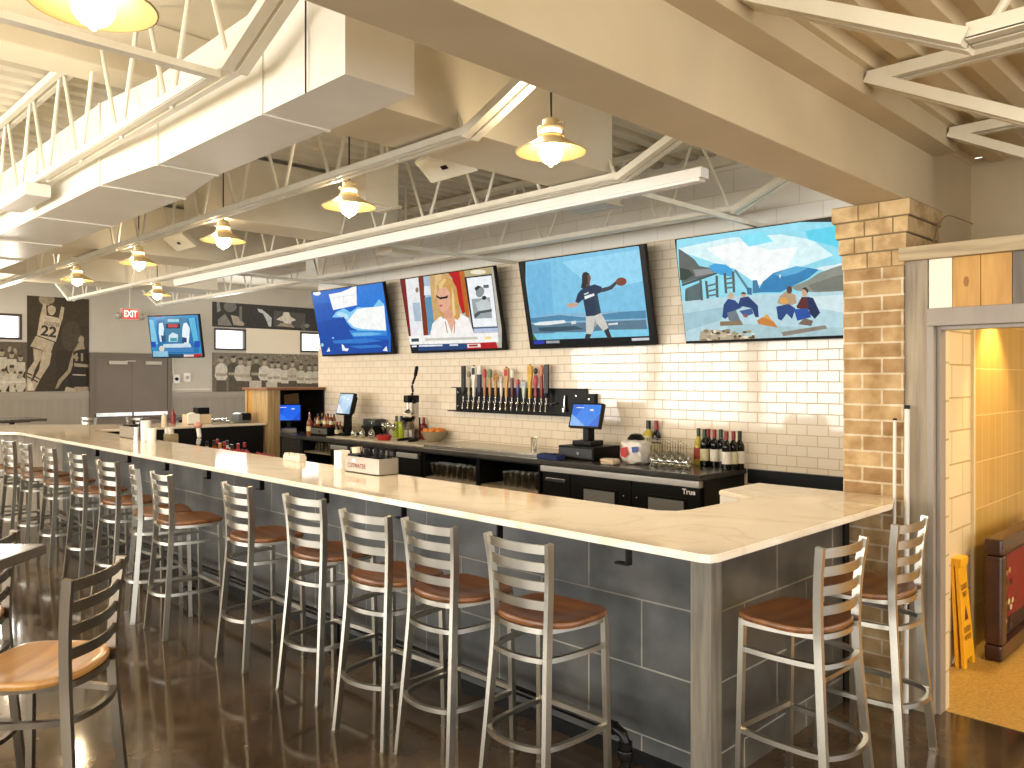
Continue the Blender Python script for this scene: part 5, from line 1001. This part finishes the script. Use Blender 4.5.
# ------------------------------------------------------------------ things on the bar
r = thing('bar_caddy', 'stainless bar caddy with black straws, nearest on the long counter', 'caddy', (-4.36, 2.965, 1.10))
b = B(); t_ = .006
for q in ((-.19, .19, 0, t_, 0, .105), (-.19, .19, .15 - t_, .15, 0, .105), (-.19, -.19 + t_, t_, .15 - t_, 0, .105), (.19 - t_, .19, t_, .15 - t_, 0, .105), (-.19, .19, 0, .15, 0, t_), (-.06, -.05, t_, .15 - t_, 0, .10)): b.box(*q)
obj('caddy_box', b, mat('satin_caddy', '#b3aa9a', .38, .75), r, False)
b = B(); b.box(-.18, -.065, .01, .14, .006, .118, None, .004); obj('napkin_stack', b, M_black, r)
b = B(); rr_ = random.Random(11)
for i in range(60):
    x = rr_.uniform(-.04, .17); y = rr_.uniform(.015, .13); b.tube([(x, y, .01), (x + rr_.uniform(-.02, .02), y + rr_.uniform(-.015, .015), .14 + rr_.uniform(0, .035))], .0032, 5)
o = obj('straws', b, M_black, r, False); o['kind'] = 'stuff'
b = B(); Mx = frame_M((-.06, -.0012, .045), (1, 0, 0), (0, 0, 1)); text_bm('CUTWATER', .045, Mx, b, None, .21, .0006); obj('lettering', b, mat('dull_red_print', '#8a3a34', .5), r, False)
b = B(); b.add([(-.115, -.0012, .068), (-.065, -.0012, .068), (-.09, -.0012, .098)], [(0, 1, 2)]); obj('logo', b, M_text_white, r, False)
b = B(); b.box(-.045, .045, 0, .07, 0, .125, None, .004); o = tag(obj('napkin_holder', b, M_paper), 'white paper napkin holder left of the near bar caddy', 'napkin holder'); o.location = (-4.70, 3.0, 1.10)
b = B(); b.lathe([(0, 0), (.028, 0), (.034, .15), (.032, .15), (.027, .006), (0, .006)], 18); o = tag(obj('paper_cup', b, mat('cream_paper', '#e3d6b8', .6)), 'tall cream paper cup behind the near bar caddy', 'cup'); o.location = (-4.60, 3.09, 1.10)
for i, x in enumerate((-5.06, -4.98, -4.90)):
    b = B(); b.box(-.04, .04, -.03, .03, 0, .04, None, .005); b.box(-.034, .034, -.025, .025, .04, .055, None, .004); o = tag(obj('packet_bin', b, mat('bin_white', '#d8d0bd', .5)), 'small pale packet bin by the inner counter edge, %s of three' % ('left', 'middle', 'right')[i], 'bin', 'packet bins'); o.location = (x - .42, 3.075, 1.10)
r = thing('bar_caddy', 'far bar caddy with black napkins near the counter corner', 'caddy', (-8.63, 3.0, 1.10))
b = B()
for q in ((-.22, .22, 0, t_, 0, .12), (-.22, .22, .2 - t_, .2, 0, .12), (-.22, -.22 + t_, t_, .2 - t_, 0, .12), (.22 - t_, .22, t_, .2 - t_, 0, .12), (-.22, .22, 0, .2, 0, t_)): b.box(*q)
obj('caddy_box', b, mat('satin_caddy', '#b3aa9a', .38, .75), r, False)
b = B(); b.box(-.2, -.02, .02, .18, .008, .135, None, .01); b.tube([(.05, .06, .02), (.16, .1, .19)], .02, 8); b.tube([(-.03, .12, .02), (-.12, .1, .17)], .015, 8); obj('napkin_stack', b, M_black, r)
for i, (x, y, h, rr0, m_, nm, lb) in enumerate(((-8.30, 2.98, .13, .035, M_stainless, 'shaker_tin', 'shiny tin between the far caddy and the white roll'), (-8.13, 3.0, .20, .045, M_paper, 'paper_roll', 'tall white paper roll beside the far bar caddy'), (-7.98, 3.0, .13, .04, M_paper, 'paper_cup', 'short white cup right of the tall paper roll'))):
    b = B(); b.lathe([(0, 0), (rr0, 0), (rr0 + .003, h), (rr0 - .004, h), (rr0 - .006, .01), (0, .01)], 18); o = tag(obj(nm, b, m_), lb, 'tin' if i == 0 else ('roll' if i == 1 else 'cup')); o.location = (x, y, 1.10)
b = B(); b.lathe([(0, 0), (.033, 0), (.035, .004), (.035, .12), (.018, .15), (.016, .155), (.008, .20), (0, .2)], 16); o = tag(obj('sauce_bottle', b, mat('ketchup_red', '#7a1a16', .35)), 'red squeeze sauce bottle on the far return counter', 'bottle'); o.location = (-11.0, 4.42, 1.10)
b = B(); b.lathe([(0, 0), (.033, 0), (.035, .004), (.035, .10), (.018, .13), (.008, .15), (0, .15)], 16); o = tag(obj('sauce_bottle', b, mat('pale_squeeze', '#cdbfa6', .4)), 'pale squeeze bottle beside the red sauce bottle', 'bottle'); o.location = (-11.0, 4.30, 1.10)
r = thing('paper_dispenser', 'pale box of white towels with a black top on the far return', 'box', (-10.7, 4.62, 1.10))
b = B(); b.box(-.10, .10, -.16, .16, 0, .13, None, .01); obj('box', b, mat('card_tan', '#cbb795', .6), r); b = B(); b.box(.098, .112, -.17, -.01, .01, .14, None, .02); b.ball((.06, -.1, .13), .05, None, 2, (1, 1.2, .6)); obj('towels', b, M_paper, r); b = B(); b.box(-.08, .08, -.02, .14, .13, .22, None, .008); obj('black_tray', b, M_black, r)
r = thing('card_printer', 'small rounded grey printer on the far return counter by the timber station', 'printer', (-10.62, 5.22, 1.10))
b = B(); b.box(-.12, .12, -.10, .10, 0, .13, None, .035); obj('body', b, mat('blue_grey_plastic', '#5d6468', .35), r); b = B(); b.box(.0, .125, -.05, .08, .03, .135, None, .015); obj('cover', b, M_black, r)
r = thing('serving_tray', 'stack of dark trays on the far return counter', 'tray', (-10.85, 4.98, 1.10)); b = B(); b.box(-.14, .14, -.12, .12, 0, .02, None, .005); b.box(-.13, .13, -.11, .11, .03, .05, None, .005); b.box(-.05, .05, -.05, .05, 0, .05); obj('trays', b, M_stainless, r)
# under bar station with bottles
r = thing('ice_station', 'stainless under bar station behind the long counter', 'sink', (0, 0, 0)); b = B(); b.box(-8.9, -4.6, 3.40, 3.95, .70, .80, None, .006); obj('deck', b, M_stainless, r)
b = B()
for x in (-8.8, -7.4, -6.0, -4.7): b.tube([(x, 3.46, 0), (x, 3.46, .70)], .02, 8); b.tube([(x, 3.88, 0), (x, 3.88, .70)], .02, 8)
obj('leg', b, M_stainless, r)
sp = [(207, G_clear, K_black), (214, G_amber, K_black), (217.5, G_dark, K_red), (220, G_clear, K_gold), (224.5, G_dark, K_red), (227, G_clear, K_black), (232, G_dark, K_black), (238, G_red, K_red), (244.5, G_dark, K_red)]
ly = -1
for i, (px, g, k) in enumerate(sp):
    Y = 3.62 + .10 * (i % 3); p = at_y(px, 440, Y); bottle('spirit', (p.x, Y, .80), 'liquor bottle in the rack behind the inner counter edge, %s from left' % ORD[i], g, k, L_white, 'speed rack bottles', .94, .05, (.1, .15), 'liquor_bottle')
b = B(); rr_ = random.Random(2)
p = at_y(245, 448, 3.50); b.box(-.55, .55, -.05, .05, 0, .20, None, .004); o = tag(obj('garnish_tray', b, M_stainless), 'steel garnish tray of red cherries behind the counter', 'tray'); o.location = (p.x, 3.47, .80)
b = B()
for i in range(70): b.ball((rr_.uniform(-.5, .5), rr_.uniform(-.04, .04), .205 + rr_.uniform(0, .03)), .022, None, 1)
c_ = obj('cherries', b, mat('cherry_red', '#8f1410', .25), o); c_['kind'] = 'stuff'
r = thing('soda_tap', 'pink topped pale tap rising behind the counter edge', 'tap', (0, 0, .80)); p = at_y(198, 440, 3.6); r.location = (p.x, 3.6, .80)
b = B(); b.tube(spl([(0, 0, 0), (.0, 0, .2), (.03, 0, .30), (.0, 0, .40)], 5), .022, 10); obj('neck', b, M_paper, r); b = B(); b.ball((0, 0, .42), .045, None, 2, (1, 1, .8)); obj('knob', b, mat('pink_knob', '#c98a72', .4), r)
r = thing('cup_rack', 'small tan cup rack just behind the counter edge', 'rack', (0, 0, .8)); p = at_y(171, 440, 3.6); r.location = (p.x, 3.6, .80)
b = B(); b.box(-.09, .09, -.05, .05, .0, .30, None, .012); obj('rack_body', b, mat('tan_plastic', '#a39473', .5), r); b = B(); b.tube([(-.05, -.02, .30), (-.05, -.02, .36)], .03, 10); b.tube([(.05, -.02, .30), (.05, -.02, .37)], .03, 10); obj('cup', b, M_paper, r)

# ------------------------------------------------------------------ things by the doorway
r = thing('wet_floor_sign', 'yellow folding wet floor sign leaning on the corridor wall', 'sign', (-1.46, 5.33, .003)); T = Matrix.Rotation(R(-6), 4, 'Y')
M_yel = mat('yellow_plastic', '#e0a012', .4)
def panel(b, x, sl):
    Tm = Matrix.Translation((x, 0, 0)) @ Matrix.Rotation(R(sl), 4, 'Y')
    b.add([(dx, y, z) for dx in (0, .018) for y, z in ((-.14, 0), (-.08, 0), (-.07, .05), (.07, .05), (.08, 0), (.14, 0), (.105, .66), (-.105, .66))], [tuple(range(7, -1, -1)), tuple(range(8, 16))] + [(k, (k + 1) % 8, 8 + (k + 1) % 8, 8 + k) for k in range(8)], Tm)
b = B(); panel(b, 0.0, -4); obj('front_panel', b, M_yel, r)
b = B(); panel(b, -.035, -3); obj('rear_panel', b, M_yel, r)
b = B(); b.box(-.085, -.01, -.10, .10, .635, .69, None, .01); obj('hinge', b, M_yel, r); r.scale = (1, .70, .93); r.location = (-1.475, 5.31, .003)
b = B(); Tm = Matrix.Rotation(R(-4), 4, 'Y') @ frame_M((.0195, 0, 0), (0, 1, 0), (0, 0, 1))
text_bm('CUIDADO', .05, Tm @ Matrix.Translation((0, .50, 0)), b, None, .17, .001); text_bm('PISO', .045, Tm @ Matrix.Translation((0, .45, 0)), b, None, .10, .001); text_bm('CAUTION', .05, Tm @ Matrix.Translation((0, .23, 0)), b, None, .17, .001); text_bm('WET FLOOR', .045, Tm @ Matrix.Translation((0, .18, 0)), b, None, .17, .001)
obj('lettering', b, mat('sign_print', '#5a2c0c', .5), r, False)
b = B(); b.add([Tm @ Vector((x, z, 0)) for x, z in ((-.05, .29), (.05, .29), (0, .38))], [(0, 1, 2)]); obj('pictogram', b, MATS['sign_print'], r, False)
r = thing('framed_picture', 'large dark framed picture standing against the corridor wall', 'picture', (-1.43, 5.48, .003)); T = Matrix.Identity(4)
b = B(); W, H = 1.35, .74
for q in ((0, W, .0, .10), (0, W, H - .10, H), (0, .11, .10, H - .10), (W - .11, W, .10, H - .10)): b.box(0, .10, q[0], q[1], q[2], q[3], None, .02)
obj('frame', b, noisy('dark_frame_wood', [(.3, '#2a1710'), (.7, '#40241a')], 6, .25), r)
b = B(); b.box(.02, .05, .10, W - .10, .09, H - .09); obj('backing', b, M_black, r, False)
pol = [('#2c1712', rect(.10, .10, W - .10, H - .10)), ('#7a2018', rect(.30, .2, 1.1, .6)), ('#b89a58', [(.13, .2), (.2, .15), (.22, .3), (.16, .34)]), ('#d8c490', [(.17, .34), (.21, .3), (.2, .45)])]
for i in range(24): pol.append((random.choice(['#6b3a20', '#a57a40', '#3a1a12', '#c8b080']), ell(.12 + random.random() * .3, .14 + random.random() * .4, .03, .02, 7)))
picture('print', pol, frame_M((.052, 0, 0), (0, 1, 0), (0, 0, 1)), r, M_pic)
for (x, y, zt, lb, cap) in ((-1.487, 4.352, 1.56, 'white mop handle with a black cap leaning on the timber wall', True), (-1.545, 4.345, 1.50, 'thin white broom handle between the brick pillar and the timber wall', False)):
    r = thing('broom_handle', lb, 'broom handle', (x, y, 0)); b = B(); b.tube([(0, -.02, .0), (0, 0, zt)], .0135 if cap else .009, 10); obj('pole', b, mat('pole_white', '#d9d0c0', .35), r)
    b = B(); b.tube([(0, 0, zt), (0, .001, zt + .02)], .0145, 10) if cap else b.tube([(0, 0, zt), (0, .001, zt + .01)], .0095, 10); b.tube([(0, -.012, .52), (0, -.0115, .56)], .0145, 10) if cap else None; obj('cap', b, M_black, r)

# ------------------------------------------------------------------ light, sky, camera
def area(name, loc, rot, sx, sy, e, col=(1, 1, 1)):
    L = bpy.data.lights.new(name, 'AREA'); L.shape = 'RECTANGLE'; L.size = sx; L.size_y = sy; L.energy = e; L.color = col
    o = bpy.data.objects.new(name, L); C.objects.link(o); o.location = loc; o.rotation_euler = rot; return o
for x in (-14.7, -11.6, -8.5, -5.4, -2.3, .9):       # daylight through the street windows
    area('window_daylight', (x, -5.9, 1.65), (R(90), 0, 0), 2.6, 2.1, 150, (1, .97, .92))
for (y, z, w) in ((3.3, 2.63, 1.0), (7.75, 2.54, .65)):
    area('window_daylight', (XF + .06, y, z), (R(90), 0, R(-90)), w, .4, 45, (1, .98, .95))
L = bpy.data.lights.new('corridor_downlight', 'SPOT'); L.energy = 110; L.color = (1, .70, .30); L.spot_size = R(95); L.spot_blend = .5; L.shadow_soft_size = .05
o = bpy.data.objects.new('corridor_downlight', L); C.objects.link(o); o.location = (-1.36, 6.03, 2.30); o.rotation_euler = (0, R(0), 0)
L = bpy.data.lights.new('corridor_light', 'POINT'); L.energy = 78; L.color = (1, .76, .38); L.shadow_soft_size = .1
o = bpy.data.objects.new('corridor_light', L); C.objects.link(o); o.location = (.2, 5.3, 2.2)
for (x, y) in ((.8, .8), (-4.6, .82), (-6.5, .82), (-8.4, .82), (-10.3, .82), (-12.2, .82), (.8, -1.4), (-2.7, -1.4), (-6.5, -1.4), (-10.3, -1.4), (-13.4, 3.06), (1.7, 3.0)):      # unshaded fill points added to brighten the ceilings, where unseen pendants would hang
    L = bpy.data.lights.new('lamp_or_fill_light', 'POINT'); L.energy = 26; L.color = (1, .80, .54); L.shadow_soft_size = .07
    o = bpy.data.objects.new('lamp_or_fill_light', L); C.objects.link(o); o.location = (x, y, 2.75)
w = bpy.data.worlds.new('World'); bpy.context.scene.world = w; w.use_nodes = True
bg = w.node_tree.nodes['Background']; bg.inputs[0].default_value = (.95, .97, 1, 1); bg.inputs[1].default_value = 3.4
cam = bpy.data.cameras.new('Camera'); cam.sensor_width = 36; cam.lens = 36 * FPX / 1024; cam.shift_y = -(384 - HZ) / 1024; cam.clip_start = .05
co = bpy.data.objects.new('Camera', cam); C.objects.link(co); co.location = (0, 0, EYE); co.rotation_euler = (R(90), 0, YAW)
sc = bpy.context.scene; sc.camera = co
sc.view_settings.view_transform = 'Standard'; sc.view_settings.look = 'None'; sc.view_settings.gamma = 1; sc.view_settings.exposure = 0; sc.view_settings.use_curve_mapping = False
sc.cycles.use_denoising = True; sc.cycles.max_bounces = 8; sc.cycles.transparent_max_bounces = 16; sc.cycles.sample_clamp_indirect = 6
